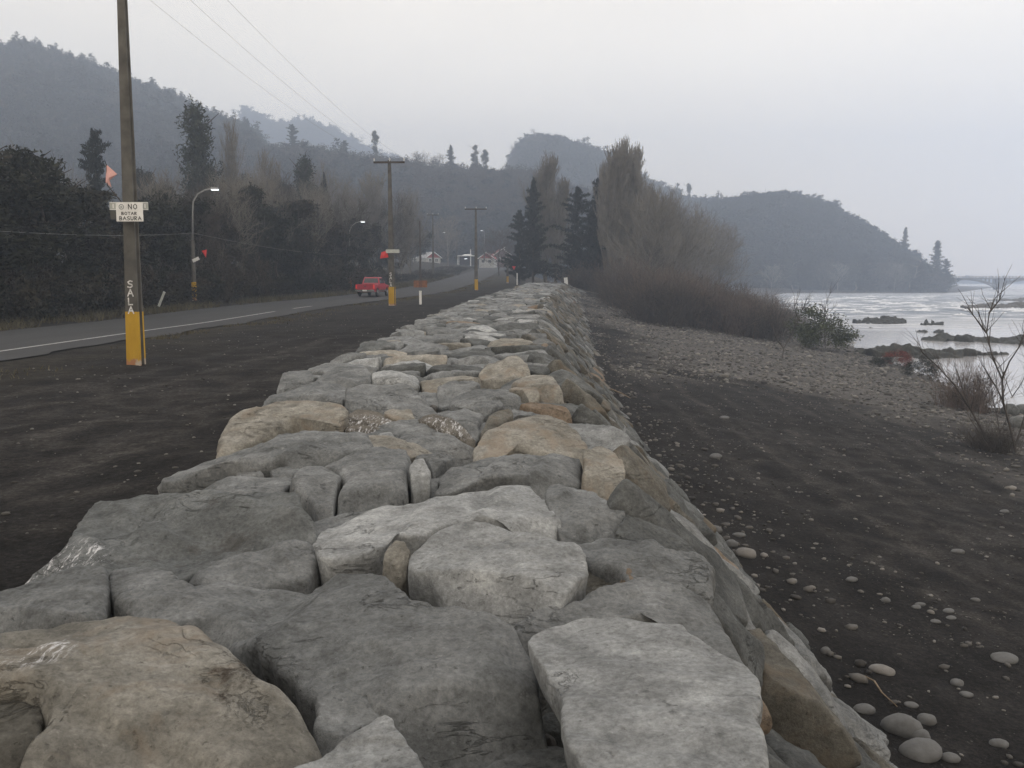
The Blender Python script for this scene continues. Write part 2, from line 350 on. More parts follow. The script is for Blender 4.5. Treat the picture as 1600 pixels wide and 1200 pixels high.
_j = lambda y, s_: vnoise(np.stack([y * .9, 0 * y + s_, 0 * y], 1), 6) * .16 + vnoise(np.stack([y * .25, 0 * y + s_, 0 * y], 1), 7) * .2
Vv, Qq = strip('road', lambda y: XE(y) - RW + _j(y, 1.), lambda y: XE(y) + _j(y, 5.), -20, 318, .03, ASPH, .33)
rd = link('road', mesh_np('road', Vv, Qq, None, [ASPH], True)); tag(rd, kind='structure')
PAINT = simple('road_paint', (.30, .30, .30), .7, noise=.35, scale=5)
mb = MB()
for (a, b) in [(-20, 50.5), (54, 57.5)]:
    mb.add(*strip('l', lambda y: XE(y) - 1.66, lambda y: XE(y) - 1.5, a, b, .042, PAINT, .5, 2))
mb.build('lane_marking', PAINT, rd)

# water
k = NT('river_water')
sepp = k.t.nodes.new('ShaderNodeSeparateXYZ'); k.lk(k.pos, sepp.inputs[0])
wv = k.map((.35, 1.0, 1)); n1 = k.noise(.55, 7, .65, wv, .5); n2_ = k.noise(2.6, 5, .6, wv)
yy_ = sepp.outputs['Y']
rap = k.ramp(k.math('DIVIDE', yy_, 500.0), [(.22, 0.0), (.30, 1.0), (.68, 1.0), (.80, 0.25)])
fo = k.ramp(k.noise(.16, 8, .75, k.map((.35, 2.0, 1)), .3), [(.47, 0.0), (.55, 1.0)])
foam = k.math('MULTIPLY', k.math('MULTIPLY', rap, fo), k.ramp(n1, [(.42, 0.0), (.55, 1.0)]))
colw = k.mix(rap, (.46, .455, .465), (.11, .14, .185)); colw = k.mix(foam, colw, (.80, .80, .83))
WATER = k.done(colw, k.mix(foam, k.mix(rap, .12, .5), .9), k.bump(k.math('MULTIPLY', k.math('ADD', n1, k.math('MULTIPLY', n2_, .4)), k.math('ADD', .25, rap)), .35, .2), .6)
k.b.inputs['IOR'].default_value = 1.33
yw = np.concatenate([np.arange(-20, 120, 4.), np.arange(120, 360, .9), np.arange(360, 2300, 30.)]); xw_ = np.linspace(0, 1, 170) 
WX = 6 + xw_[None, :] * (60 + np.abs(yw)[:, None] * .9); WY = np.repeat(yw[:, None], 170, 1)
Pw = np.stack([WX.ravel() * .12, WY.ravel() * .33, 0 * WX.ravel()], 1)
am = np.interp(WY.ravel(), [120, 170, 190, 340, 360], [.0, .16, .22, .12, 0]); 
crest = np.exp(-((WY.ravel() - 186 - 4 * np.sin(WX.ravel() * .05)) / 1.8) ** 2) * .55
WZ = ZW + am * np.abs(fbm(Pw, 5, 4)) * 2 + crest * (.6 + .6 * fbm(Pw * 2.5, 8, 3))
ii = np.arange(len(yw) * 170).reshape(len(yw), 170)
tag(link('river_water', mesh_np('river_water', np.stack([WX.ravel(), WY.ravel(), WZ], 1), np.stack([ii[:-1, :-1].ravel(), ii[:-1, 1:].ravel(), ii[1:, 1:].ravel(), ii[1:, :-1].ravel()], 1), None, [WATER], True)), kind='structure')
FOAM = simple('white_water', (.72, .73, .76), .8, noise=.12, scale=2)
rng = np.random.default_rng(5)
mb = MB()
for i in range(150):
    yb = 184 + rng.normal(0, 2.2) if i < 80 else rng.uniform(150, 330); xb = rng.uniform(XW(yb) + 2, XW(yb) + (75 if i < 80 else 60))
    L_ = rng.uniform(.8, 3.4); wd = rng.uniform(.15, .4)
    t_ = np.linspace(-1, 1, 9); hgt = (1 - t_ ** 2) * rng.uniform(.08, .3) * (1 + .4 * rng.normal(size=9))
    pts = []
    for j, tt in enumerate(t_):
        xx = xb + tt * L_; y0 = yb + math.sin(tt * 2 + i) * .5
        pts += [(xx, y0 - wd, ZW + .12), (xx, y0, ZW + .2 + max(hgt[j], 0)), (xx, y0 + wd, ZW + .12)]
    q = [(3*j+a, 3*j+3+a, 3*j+4+a, 3*j+1+a) for j in range(8) for a in (0, 1)]
    mb.add(pts, q)
tag(mb.build('white_water', FOAM, None, True), 'broken white water on the rapids of the river', 'rapids', kind='stuff')

# ------------------------------------------------------------------ rocks
def chaikin(P, n=1):
    for _ in range(n):
        Qn = np.roll(P, -1, 0); P = np.stack([P * .78 + Qn * .22, P * .22 + Qn * .78], 1).reshape(-1, 2)
    return P
def resample(P, n):
    Qn = np.vstack([P, P[:1]]); s = np.concatenate([[0], np.cumsum(np.linalg.norm(np.diff(Qn, axis=0), axis=1))])
    t = np.linspace(0, s[-1], n, endpoint=False); return np.stack([np.interp(t, s, Qn[:, 0]), np.interp(t, s, Qn[:, 1])], 1)
def rock(poly, thick, seed, n, rings, facets=5, rough=1.0, bev=None, taper=.16, dents=(), front=None, brk=.85):
    """one boulder: outline in local x,y, top near z=0, sides going down. returns V, quads"""
    rg = np.random.default_rng(seed)
    P = np.asarray(poly, float)
    Pn = np.roll(P, -1, 0); P = resample(np.stack([P * .88 + Pn * .12, P * .12 + Pn * .88], 1).reshape(-1, 2), n)
    c = P.mean(0); size = np.sqrt(abs(np.sum(P[:, 0] * np.roll(P[:, 1], -1) - P[:, 1] * np.roll(P[:, 0], -1))) / 2) + .05
    d = P - c; rad = np.linalg.norm(d, axis=1) + 1e-6; dirn = d / rad[:, None]
    q = np.stack([P[:, 0], P[:, 1], np.full(n, seed * .37)], 1)
    rad = rad + (fbm(q * 3.2 / size, seed, 4, .6) * .06 * size + fbm(q * 14 / size, seed + 3, 2) * .012 * size) * rough
    b = bev if bev else min(.035, .045 * size) * rg.uniform(.5, 1.5)
    bb = b * (1 + .6 * vnoise(q * 2.1 / size + 7, seed + 5))
    bb = np.clip(bb, .012, rad * .6)
    RR, ZZ = [], []
    for j in range(1, rings + 1):
        RR.append((rad - bb) * (j / rings) ** .85); ZZ.append(np.zeros(n))
    nb = 4 if rings > 6 else 2
    for j in range(1, nb + 1):
        a = math.pi / 2 * j / nb; RR.append(rad - bb + bb * math.sin(a)); ZZ.append(-bb * (1 - math.cos(a)))
    ns = 7 if rings > 10 else (4 if rings > 6 else 2)
    for j in range(1, ns + 1):
        t = j / ns; RR.append(rad * (1 + .03 * math.sin(t * 3.1) - taper * t ** 1.5)); ZZ.append(-bb - (thick - bb) * t)
    RR = np.array(RR); ZZ = np.array(ZZ); nr = len(RR)
    X = c[0] + dirn[None, :, 0] * RR; Y = c[1] + dirn[None, :, 1] * RR; Z = ZZ
    top = (np.arange(nr) < rings + nb)[:, None] * 1.0
    fade = np.where(top > 0, 1.0, np.clip(1 + Z / thick, 0, 1))
    # facets: chipped planes cutting the rim
    dz = np.zeros_like(X)
    for f in range(facets):
        a = rg.uniform(0, 2 * math.pi); nx_, ny_ = math.cos(a), math.sin(a); pr = (P - c) @ np.array([nx_, ny_]); mxp = pr.max()
        d0 = mxp * (rg.uniform(.45, .9) if f % 2 == 0 else rg.uniform(-.1, .6)); sl = rg.uniform(.2, .7) if f % 2 == 0 else rg.uniform(.06, .22)
        s_ = (X - c[0]) * nx_ + (Y - c[1]) * ny_ - d0
        dz = np.minimum(dz, -np.log1p(np.exp(np.clip(s_ * 70 / size, -40, 40))) / 70 * size * sl * .8)
    # broken faces: lowest of several tilted planes gives flat facets meeting in sharp ridges
    K_ = 9; gx, gy = rg.normal(0, .17, K_), rg.normal(0, .17, K_); px_, py_ = rg.normal(0, .42, K_) * size, rg.normal(0, .42, K_) * size; hk = rg.uniform(0, .035, K_) * size
    pl_ = np.min([hk[i_] + gx[i_] * (X - c[0] - px_[i_]) + gy[i_] * (Y - c[1] - py_[i_]) for i_ in range(K_)], axis=0); pl_ = pl_ - np.percentile(pl_[:rings], 60)
    gx, gy = rg.normal(0, .3, 5), rg.normal(0, .3, 5); px_, py_ = rg.normal(0, .5, 5) * size, rg.normal(0, .5, 5) * size
    pm_ = np.max([-.045 * size + gx[i_] * (X - c[0] - px_[i_]) + gy[i_] * (Y - c[1] - py_[i_]) for i_ in range(5)], axis=0) ; pl_ = np.maximum(pl_, np.minimum(pm_, pl_ + .06 * size) - .06 * size)
    dz = dz * .75 + np.maximum(pl_, -.22 * size) * brk
    if front:
        for (fa, fd, fs) in front:
            nx_, ny_ = math.sin(fa), -math.cos(fa); pr = (P - c) @ np.array([nx_, ny_]); s_ = (X - c[0]) * nx_ + (Y - c[1]) * ny_ - pr.max() * fd + .03 * size * vnoise(np.stack([X.ravel() * 3 / size, Y.ravel() * 3 / size, 0 * X.ravel() + seed], 1), 3).reshape(X.shape)
            dz = np.minimum(dz, -np.log1p(np.exp(np.clip(s_ * 90 / size, -60, 60))) / 90 * size * fs)
    for (dx_, dy_, dr, dd) in dents:
        dz = dz - dd * np.exp(-(((X - dx_) ** 2 + (Y - dy_) ** 2) / dr ** 2))
    q3 = np.stack([X.ravel(), Y.ravel(), Z.ravel() * .8 + seed * 1.3], 1)
    rel = (fbm(q3 * 1.5 / size, seed + 11, 3, .5) * .034 * size).reshape(X.shape)
    rid = (1 - np.abs(fbm(q3 * np.array([2.6, 2.0, 2.6]) / size + 3, seed + 31, 4, .55)) * 2.2).reshape(X.shape) * .013 * size
    fin = (fbm(q3 * 9, seed + 13, 4, .55)).reshape(X.shape) * .011 + (np.abs(fbm(q3 * 5 / size, seed + 43, 4, .6))).reshape(X.shape) * -.028 * size
    # step-like bedding ledges
    ang = rg.uniform(0, 6.28); u = (X * math.cos(ang) + Y * math.sin(ang)) / size * 3 + rel * 14 / size
    fl = np.floor(u); fr = u - fl; led = (fl + np.clip((fr - .42) / .16, 0, 1) - u) * .026 * size * (rg.random() < .6)
    Z = Z + (dz + (rel + rid + fin + led) * rough) * fade
    hn = (fbm(q3 * 2.6 / size + 9, seed + 23, 4, .55) * .045 * size).reshape(X.shape) * (1 - top) * rough
    X = X + dirn[None, :, 0] * hn; Y = Y + dirn[None, :, 1] * hn
    Vt = np.vstack([np.stack([X.ravel(), Y.ravel(), Z.ravel()], 1), [[c[0], c[1], Z[0].mean()]], [[c[0], c[1], -thick * 1.02]]])
    k_ = np.arange(n); k2 = (k_ + 1) % n
    Q_ = np.concatenate([np.stack([j * n + k_, (j + 1) * n + k_, (j + 1) * n + k2, j * n + k2], 1) for j in range(nr - 1)])
    T_ = np.concatenate([np.stack([np.full(n, nr * n), k_, k2], 1), np.stack([np.full(n, nr * n + 1), (nr - 1) * n + k2, (nr - 1) * n + k_], 1)])
    return Vt, Q_, T_

wall = empty('rock_dike', (0, 5, 0), 'long riprap dike of fitted grey and tan boulders running between road and river', 'rock dike')
wall.location = (0, 0, 0)
# core under the boulders
mb = MB(); yy = np.arange(-6, WALL_END - 1, .5); prof = []
for y_ in yy:
    a, b, c_, zt, zf, z0 = XL(y_), XR(y_), XF(y_), ZT(y_), ZF(y_), ZR(y_)
    prof.append([(a + .35, y_, z0 - .4), (a + .6, y_, zt - .42), (b - .25, y_, zt - .42), (c_ - .5, y_, zf - .3), (c_ - .5, y_, zf - 1.2)])
prof = np.array(prof); n5 = 5; ii = np.arange(len(yy) * n5).reshape(len(yy), n5)
mb.add(prof.reshape(-1, 3), np.stack([ii[:-1, :-1].ravel(), ii[:-1, 1:].ravel(), ii[1:, 1:].ravel(), ii[1:, :-1].ravel()], 1))
mb.build('rubble_core', M_core, wall)

# boulders surveyed one by one near the camera: (material, height above crest, tilt x, tilt y, thickness, outline sighted from the photo)
g, p, dk, be, ol, og = GREY, PALE, DARK, BEIGE, OLIVE, ORANGE
ROCKS = [
 ('slab_r', p, .20, .03, .03, .55, [(822,985),(835,970),(870,960),(900,950),(960,952),(1000,957),(1065,953),(1085,972),(1125,998),(1165,1025),(1188,1048),(1190,1100),(1196,1160),(1199,1215),(1195,1300),(930,1300),(912,1200),(890,1175),(885,1150),(878,1110),(875,1070),(860,1050),(850,1030),(836,1010)]),
 ('big_c', g, .10, .02, .05, .62, [(352,945),(385,925),(400,905),(425,893),(480,890),(487,868),(560,862),(605,880),(640,930),(690,940),(730,945),(775,965),(800,975),(830,1010),(838,1045),(862,1078),(868,1095),(800,1110),(740,1130),(690,1135),(640,1120),(600,1085),(540,1062),(500,1062),(470,1040),(430,1015),(395,985),(370,965)]),
 ('beige_l', be, .20, -.02, .10, .6, [(-160,1000),(-90,940),(0,925),(137,917),(200,904),(267,917),(320,954),(328,966),(362,975),(379,1000),(417,1033),(458,1050),(487,1075),(497,1100),(487,1142),(460,1185),(400,1250),(150,1290),(30,1230),(25,1170),(68,1150),(75,1110),(40,1075),(-60,1070),(-160,1080)]),
 ('blue_l', g, .10, .04, .10, .6, [(0,905),(37,867),(88,838),(108,804),(142,746),(175,740),(292,744),(417,752),(467,762),(504,788),(486,825),(450,832),(400,832),(360,842),(310,868),(270,880),(232,868),(180,872),(120,885),(40,900)]),
 ('blue_l2', g, .0, .05, .08, .55, [(276,880),(310,860),(345,840),(385,829),(430,834),(485,832),(497,845),(498,862),(478,885),(430,896),(405,905),(387,925),(354,945),(330,935),(290,905)]),
 ('blue_l3', g, .03, .05, .05, .55, [(-30,918),(35,903),(90,886),(130,876),(160,880),(172,905),(160,945),(60,960),(-40,965)]),
 ('blue_l4', g, .03, .0, .05, .55, [(170,880),(200,872),(240,873),(270,886),(300,905),(345,938),(354,962),(330,985),(240,975),(180,930),(165,905)]),
 ('mid_block', p, .16, .05, .06, .5, [(638,858),(655,845),(675,833),(720,819),(780,820),(804,831),(850,833),(900,840),(912,855),(917,880),(890,902),(867,920),(845,930),(800,930),(740,908),(690,890),(645,874)]),
 ('long_r', g, .08, -.22, .02, .5, [(838,829),(892,821),(937,819),(967,829),(996,837),(1025,844),(1046,858),(1079,862),(1108,875),(1117,890),(1117,945),(1090,935),(1033,912),(985,905),(968,880),(925,858),(900,838),(860,834)]),
 ('under_slab', g, .05, -.12, .05, .5, [(778,950),(790,942),(840,934),(880,938),(915,925),(950,908),(1000,903),(1050,910),(1100,930),(1125,955),(1150,1000),(1180,1040),(1120,1010),(1065,965),(960,960),(870,968),(822,980),(795,970)]),
 ('wedge_brown', ol, -.02, .12, .25, .4, [(863,938),(895,905),(915,885),(930,868),(955,880),(970,905),(945,918),(905,930),(880,938)]),
 ('wedge_pink', be, .06, 0, .45, .4, [(598,882),(603,850),(617,832),(632,840),(640,858),(636,885),(625,892),(608,890)]),
 ('long_m', p, .10, .0, .07, .55, [(483,820),(492,800),(560,776),(640,756),(700,748),(750,742),(828,742),(840,758),(858,780),(873,802),(862,815),(840,826),(800,812),(740,812),(700,822),(655,838),(632,838),(617,832),(603,850),(560,862),(505,862),(490,845)]),
 ('rock_e', g, .10, -.1, .05, .5, [(852,765),(858,748),(875,739),(900,744),(917,762),(950,779),(979,800),(965,815),(933,822),(890,825),(872,808)]),
 ('rock_e2', dk, .02, -.3, .0, .5, [(925,770),(970,780),(1010,802),(1055,822),(1090,848),(1093,862),(1060,855),(1015,838),(975,825),(960,818),(980,800)]),
 ('pale_bump', be, .12, -.12, .10, .5, [(907,702),(940,692),(960,702),(972,720),(977,740),(976,767),(957,762),(925,748),(911,735)]),
 ('gray_block', g, .10, .0, .06, .55, [(677,745),(690,725),(712,712),(755,700),(780,697),(800,684),(850,688),(905,702),(911,715),(910,737),(885,748),(857,760),(845,755),(825,741),(750,741),(705,747)]),
 ('beige_top', be, .14, -.05, .05, .5, [(735,682),(762,665),(790,650),(825,647),(857,650),(882,657),(905,670),(937,692),(907,700),(850,690),(800,682),(780,694),(755,697)]),
 ('d4', g, .08, 0, .05, .5, [(524,775),(527,757),(537,740),(524,725),(503,716),(540,704),(595,692),(638,697),(642,715),(636,728),(638,752),(612,758),(575,768),(535,780)]),
 ('d5', g, .04, 0, .0, .5, [(457,745),(464,733),(512,724),(525,728),(534,740),(524,760),(520,780),(505,782),(485,765),(462,757)]),
 ('d6', g, -.02, .1, .0, .4, [(417,725),(422,715),(445,711),(473,726),(457,737),(450,747),(430,750)]),
 ('d7', p, .10, 0, .3, .45, [(640,728),(647,715),(660,712),(673,735),(672,750),(642,754)]),
 ('d7b', g, .04, 0, .1, .4, [(645,714),(665,702),(692,700),(712,710),(690,722),(678,735),(665,715)]),
 ('d8', g, .10, .03, .07, .55, [(252,722),(265,705),(300,697),(335,690),(390,680),(430,668),(455,652),(500,654),(545,664),(580,684),(586,693),(550,702),(505,714),(475,722),(445,708),(420,712),(390,716),(360,714),(320,720),(280,726)]),
 ('d8b', g, -.06, .1, .0, .4, [(362,722),(380,718),(400,725),(418,745),(395,750),(368,742)]),
 ('d9', be, .14, .05, .16, .6, [(333,690),(342,672),(355,650),(387,635),(440,622),(495,618),(525,620),(542,630),(546,642),(535,660),(490,655),(460,652),(440,662),(387,682),(350,692)]),
 ('painted_a', ol, .06, 0, .06, .45, [(535,662),(540,647),(562,638),(600,642),(640,655),(625,664),(595,670),(585,680),(562,680),(542,672)]),
 ('d10b', be, .10, 0, .1, .35, [(600,641),(612,634),(640,638),(650,650),(630,654),(607,648)]),
 ('painted_b', ol, .08, 0, .08, .5, [(650,652),(665,637),(682,640),(707,652),(732,667),(744,677),(740,683),(720,684),(700,674),(675,662)]),
 ('d12', p, .02, 0, .2, .35, [(587,682),(594,671),(610,672),(619,685),(613,690),(594,691)]),
 ('d13', g, .05, 0, .04, .5, [(620,668),(640,664),(655,674),(690,668),(720,685),(747,690),(750,697),(712,703),(690,699),(650,696),(624,692)]),
 ('e1', g, .08, .06, .06, .5, [(403,626),(412,612),(430,602),(475,596),(540,597),(543,611),(532,620),(500,617),(440,619),(415,624)]),
 ('e2', g, .06, .05, .08, .5, [(430,601),(440,583),(455,572),(485,571),(492,590),(462,597)]),
 ('e3', g, .12, 0, .08, .5, [(485,594),(500,579),(540,569),(565,564),(580,578),(578,594),(560,597),(530,596)]),
 ('e4', g, .12, 0, .08, .5, [(539,620),(548,603),(564,600),(640,600),(662,607),(684,622),(682,628),(650,634),(600,636),(575,637),(552,634)]),
 ('e5', p, .10, 0, .05, .5, [(580,585),(595,571),(630,572),(652,580),(655,593),(620,599),(584,598)]),
 ('e6', be, .06, 0, .04, .5, [(652,586),(672,580),(710,577),(745,584),(750,590),(708,597),(682,604),(662,600)]),
 ('e7', g, .06, 0, .08, .5, [(682,608),(690,597),(745,593),(752,600),(715,612),(699,624),(686,620)]),
 ('e8', g, .10, 0, .08, .5, [(702,618),(712,610),(750,603),(790,604),(812,610),(815,620),(800,627),(780,624),(725,628),(708,623)]),
 ('e9', g, .04, 0, .12, .4, [(730,633),(750,627),(780,620),(788,630),(770,637),(748,641)]),
 ('e10', g, .04, 0, .05, .45, [(669,636),(690,627),(720,629),(737,641),(757,645),(750,655),(742,672),(722,662),(692,646)]),
 ('e11', be, .12, -.1, .1, .5, [(797,584),(825,576),(855,581),(872,595),(882,612),(862,613),(840,602),(815,592)]),
 ('e11b', be, .08, 0, .12, .4, [(793,606),(815,596),(835,602),(845,613),(830,617),(815,610)]),
 ('e12', be, .12, 0, .1, .5, [(747,576),(757,564),(785,562),(803,554),(817,561),(830,573),(820,580),(790,581),(762,579)]),
 ('e13', og, .10, -.12, .08, .5, [(812,630),(835,618),(860,616),(880,620),(892,640),(900,656),(870,648),(832,639)]),
 ('e14', g, .06, -.04, .03, .5, [(795,640),(830,637),(870,650),(897,660),(862,656),(822,648),(795,650)]),
 ('e15', ol, .12, 0, .12, .45, [(748,668),(765,648),(785,636),(800,640),(802,648),(785,656),(765,665)]),
 ('f1', g, .02, 0, .1, .45, [(490,1110),(497,1072),(540,1072),(588,1090),(605,1104),(560,1130),(517,1168),(492,1150)]),
 ('f2', p, .08, .03, .05, .5, [(498,1178),(560,1130),(605,1105),(628,1140),(645,1170),(662,1205),(660,1290),(430,1290),(400,1205),(440,1190)]),
 ('f3', g, -.14, 0, .0, .4, [(690,1200),(750,1168),(830,1148),(870,1147),(890,1165),(910,1195),(925,1290),(700,1300)]),
 ('f4', dk, -.20, 0, .2, .35, [(838,1140),(845,1115),(862,1104),(880,1115),(886,1150),(862,1152)]),
 ('f5', g, .0, 0, .0, .45, [(-60,1185),(60,1178),(160,1185),(205,1205),(220,1300),(-80,1300)]),
 ('f6', ol, .14, 0, .1, .45, [(-90,1075),(0,1072),(55,1085),(70,1100),(60,1150),(20,1180),(-80,1182)]),
]
P_paint = []
def sight(poly, z0, ax, ay):
    """outline sighted at the tilted top plane z = z0 + ax*(x-cx)+ay*(y-cy)"""
    cen = np.mean([at_z(a, b, z0) for a, b in poly], axis=0); out = []
    for a, b in poly:
        r = ray(a, b); den = r.z - ax * r.x - ay * r.y; t = (z0 - CAMZ - ax * cen[0] - ay * cen[1]) / den
        t = min(max(t, .5), 40); out.append((r.x * t, r.y * t, CAMZ + r.z * t))
    return np.array(out), cen
traced = []; pieces = []
for i, (nm, mt, dz, ax, ay, th, poly) in enumerate(ROCKS):
    W, cen = sight(poly, .5 + dz, ax, ay); traced.append(W[:, :2])
    dist = cen[1]; n, rg_ = (170, 34) if dist < 5 else ((120, 22) if dist < 8 else (72, 13))
    _f = {'mid_block': [(-.45, .42, 1.5)], 'big_c': [(.35, .62, 1.2), (-.7, .75, .8)], 'long_m': [(.5, .7, .9)], 'slab_r': None, 'blue_l': [(1.1, .55, .5)], 'beige_l': [(.9, .6, .7), (-.3, .55, .4)], 'long_r': [(.0, .6, 1.1)], 'd8': [(.15, .55, 1.0)], 'd9': [(.2, .5, .5)], 'gray_block': [(.1, .5, 1.0)], 'd4': [(.1, .5, 1.0)], 'blue_l2': [(.5, .6, .9)], 'rock_e': [(.3, .5, .9)]}.get(nm, [(float(np.random.default_rng(i).normal(0, .35)), float(np.random.default_rng(i + 50).uniform(.35, .6)), float(np.random.default_rng(i + 90).uniform(.6, 1.3)))])
    Vr, Qr, Tr = rock(W[:, :2] - cen[:2], .34 if nm == 'slab_r' else th, 100 + i, n, rg_, taper=.5 if nm == 'slab_r' else .18, front=_f, brk={'slab_r': .22, 'beige_l': .42, 'blue_l': .5, 'blue_l3': .2, 'blue_l4': .3, 'd9': .35, 'mid_block': .4, 'big_c': .5}.get(nm, .55), facets={'slab_r': 2, 'big_c': 8, 'long_m': 5, 'mid_block': 4, 'beige_l': 9, 'blue_l': 9}.get(nm, 7), rough={'slab_r': .45, 'd12': .6}.get(nm, 1.0),
        bev={'slab_r': .015, 'mid_block': .02, 'big_c': .035, 'beige_l': .06, 'd9': .08}.get(nm),
        dents={'blue_l': ((.25, -.05, .35, .18), (-.35, .35, .25, .08)), 'beige_l': ((.15, -.45, .22, .07), (-.5, .25, .1, .05))}.get(nm, ()))
    Vr[:, 2] += ax * Vr[:, 0] + ay * Vr[:, 1]
    Vr[:, 2] = np.maximum(Vr[:, 2], -1.0); m_ = mt
    if nm in ('painted_a', 'painted_b'):
        m_ = rock_mat('rock_painted_' + nm[-1], (.12,.108,.094), (.165,.15,.13), (.21,.20,.18), paint=[(cen[0], cen[1], cen[2], .5, .45)])
    elif nm == 'beige_l':
        q = at_z(60, 1050, .65); m_ = rock_mat('rock_beige_marked', (.210,.201,.178), (.283,.271,.243), (.362,.350,.322), stain=(.225,.182,.14), dirt=.9, paint=[(q.x, q.y, q.z, .16, .2)])
    elif nm == 'blue_l':
        q = at_z(90, 868, .5); m_ = rock_mat('rock_blue_marked', (.11,.116,.118), (.152,.159,.160), (.21,.216,.216), dirt=.35, paint=[(q.x, q.y, q.z, .3, .3)])
    elif nm == 'e13' : pass
    o = link('rock', mesh_np('rock', Vr, Qr, Tr, [m_], True), wall, (cen[0], cen[1], .5 + dz))
    lab = {'slab_r': 'large smooth pale slab at the near right corner', 'big_c': 'broad dark grey boulder in the foreground centre', 'beige_l': 'big tan boulder with dirt patches and white paint',
           'd9': 'rounded tan boulder on the left edge', 'painted_b': 'boulder streaked with white paint', 'painted_a': 'low brown boulder spotted with white paint', 'wedge_pink': 'small upright pinkish wedge stone'}.get(nm)
    if lab: o['label'] = lab
def inside(pt, poly):
    x_, y_ = pt; c_ = False; n = len(poly); j = n - 1
    for i in range(n):
        xi, yi = poly[i]; xj, yj = poly[j]
        if (yi > y_) != (yj > y_) and x_ < (xj - xi) * (y_ - yi) / (yj - yi) + xi: c_ = not c_
        j = i
    return c_
# the rest of the dike: power cells over the unrolled crest and river face
rg = np.random.default_rng(12)
seeds = []
s_ = -2.0; row = 0
while s_ < WALL_END + .5:
    big = 1.0; w_t = float(XR(s_) - XL(s_)); sl = math.hypot(float(XF(s_) - XR(s_)), float(ZT(s_) - ZF(s_)))
    u = -.15 + (row % 2) * .5 + rg.uniform(-.1, .1)
    while u < w_t + .1:
        st = 1.22
        seeds.append((u + rg.uniform(-.26, .26), s_ + rg.uniform(-.28, .28), rg.uniform(-.25, .25))); u += st * rg.uniform(.8, 1.35)
    s_ += .70; row += 1
s_ = -2.0
while s_ < WALL_END + .5:
    w_t = float(XR(s_) - XL(s_)); sl = math.hypot(float(XF(s_) - XR(s_)), float(ZT(s_) - ZF(s_))); u = w_t + .45 + rg.uniform(-.2, .2)
    while u < w_t + sl + .3: seeds.append((u + rg.uniform(-.15, .15), s_ + rg.uniform(-.2, .2), rg.uniform(-.16, .16))); u += .68 * rg.uniform(.7, 1.4)
    s_ += .62
S = np.array(seeds)
def unroll(u, s):
    xl, xr, xf, zt, zf = float(XL(s)), float(XR(s)), float(XF(s)), float(ZT(s)), float(ZF(s)); wt = xr - xl; L_ = math.hypot(xf - xr, zt - zf)
    nt_ = Vector((0, 0, 1)); ns_ = Vector((zt - zf, 0, xf - xr)).normalized()
    if u <= wt: P_ = Vector((xl + u, s, zt))
    else: f = (u - wt) / L_; P_ = Vector((xr + (xf - xr) * f, s, zt + (zf - zt) * f))
    b = min(max((u - wt + .35) / .7, 0), 1); N_ = nt_.lerp(ns_, b).normalized()
    if u < .35: N_ = Vector((-(.35 - u) * .3, 0, 1)).normalized(); P_ -= Vector((0, 0, (.35 - u) * .22))
    if 0 < b < 1: P_ += N_ * .03 - N_ * .10 * (1 - abs(2 * b - 1)) * 1.0
    return P_, N_
def clip(poly, nx_, ny_, d):
    out = []; n = len(poly)
    for i in range(n):
        a = poly[i]; b = poly[(i + 1) % n]; da = a[0] * nx_ + a[1] * ny_ - d; db = b[0] * nx_ + b[1] * ny_ - d
        if da <= 0: out.append(a)
        if (da < 0 < db) or (db < 0 < da):
            t = da / (da - db); out.append((a[0] + (b[0] - a[0]) * t, a[1] + (b[1] - a[1]) * t))
    return out
cells = []
for i, (u, s, wgt) in enumerate(S):
    nb = np.where((np.abs(S[:, 1] - s) < 2.6) & (np.abs(S[:, 0] - u) < 2.8))[0]
    poly = [(-1.6, -1.3), (1.6, -1.3), (1.6, 1.3), (-1.6, 1.3)]
    for j in nb:
        if j == i: continue
        dx_, dy_ = S[j, 0] - u, S[j, 1] - s; d2 = dx_ * dx_ + dy_ * dy_; dd = math.sqrt(d2); off = (d2 + (wgt - S[j, 2]) * .6) / (2 * dd) 
        poly = clip(poly, dx_ / dd, dy_ / dd, max(off - rg.uniform(.0, .03), .1))
        if len(poly) < 3: break
    poly = clip(poly, -1, 0, u + .22) if len(poly) >= 3 else poly
    if len(poly) >= 3: cells.append((u, s, poly))
near_list = []; far_parts = []
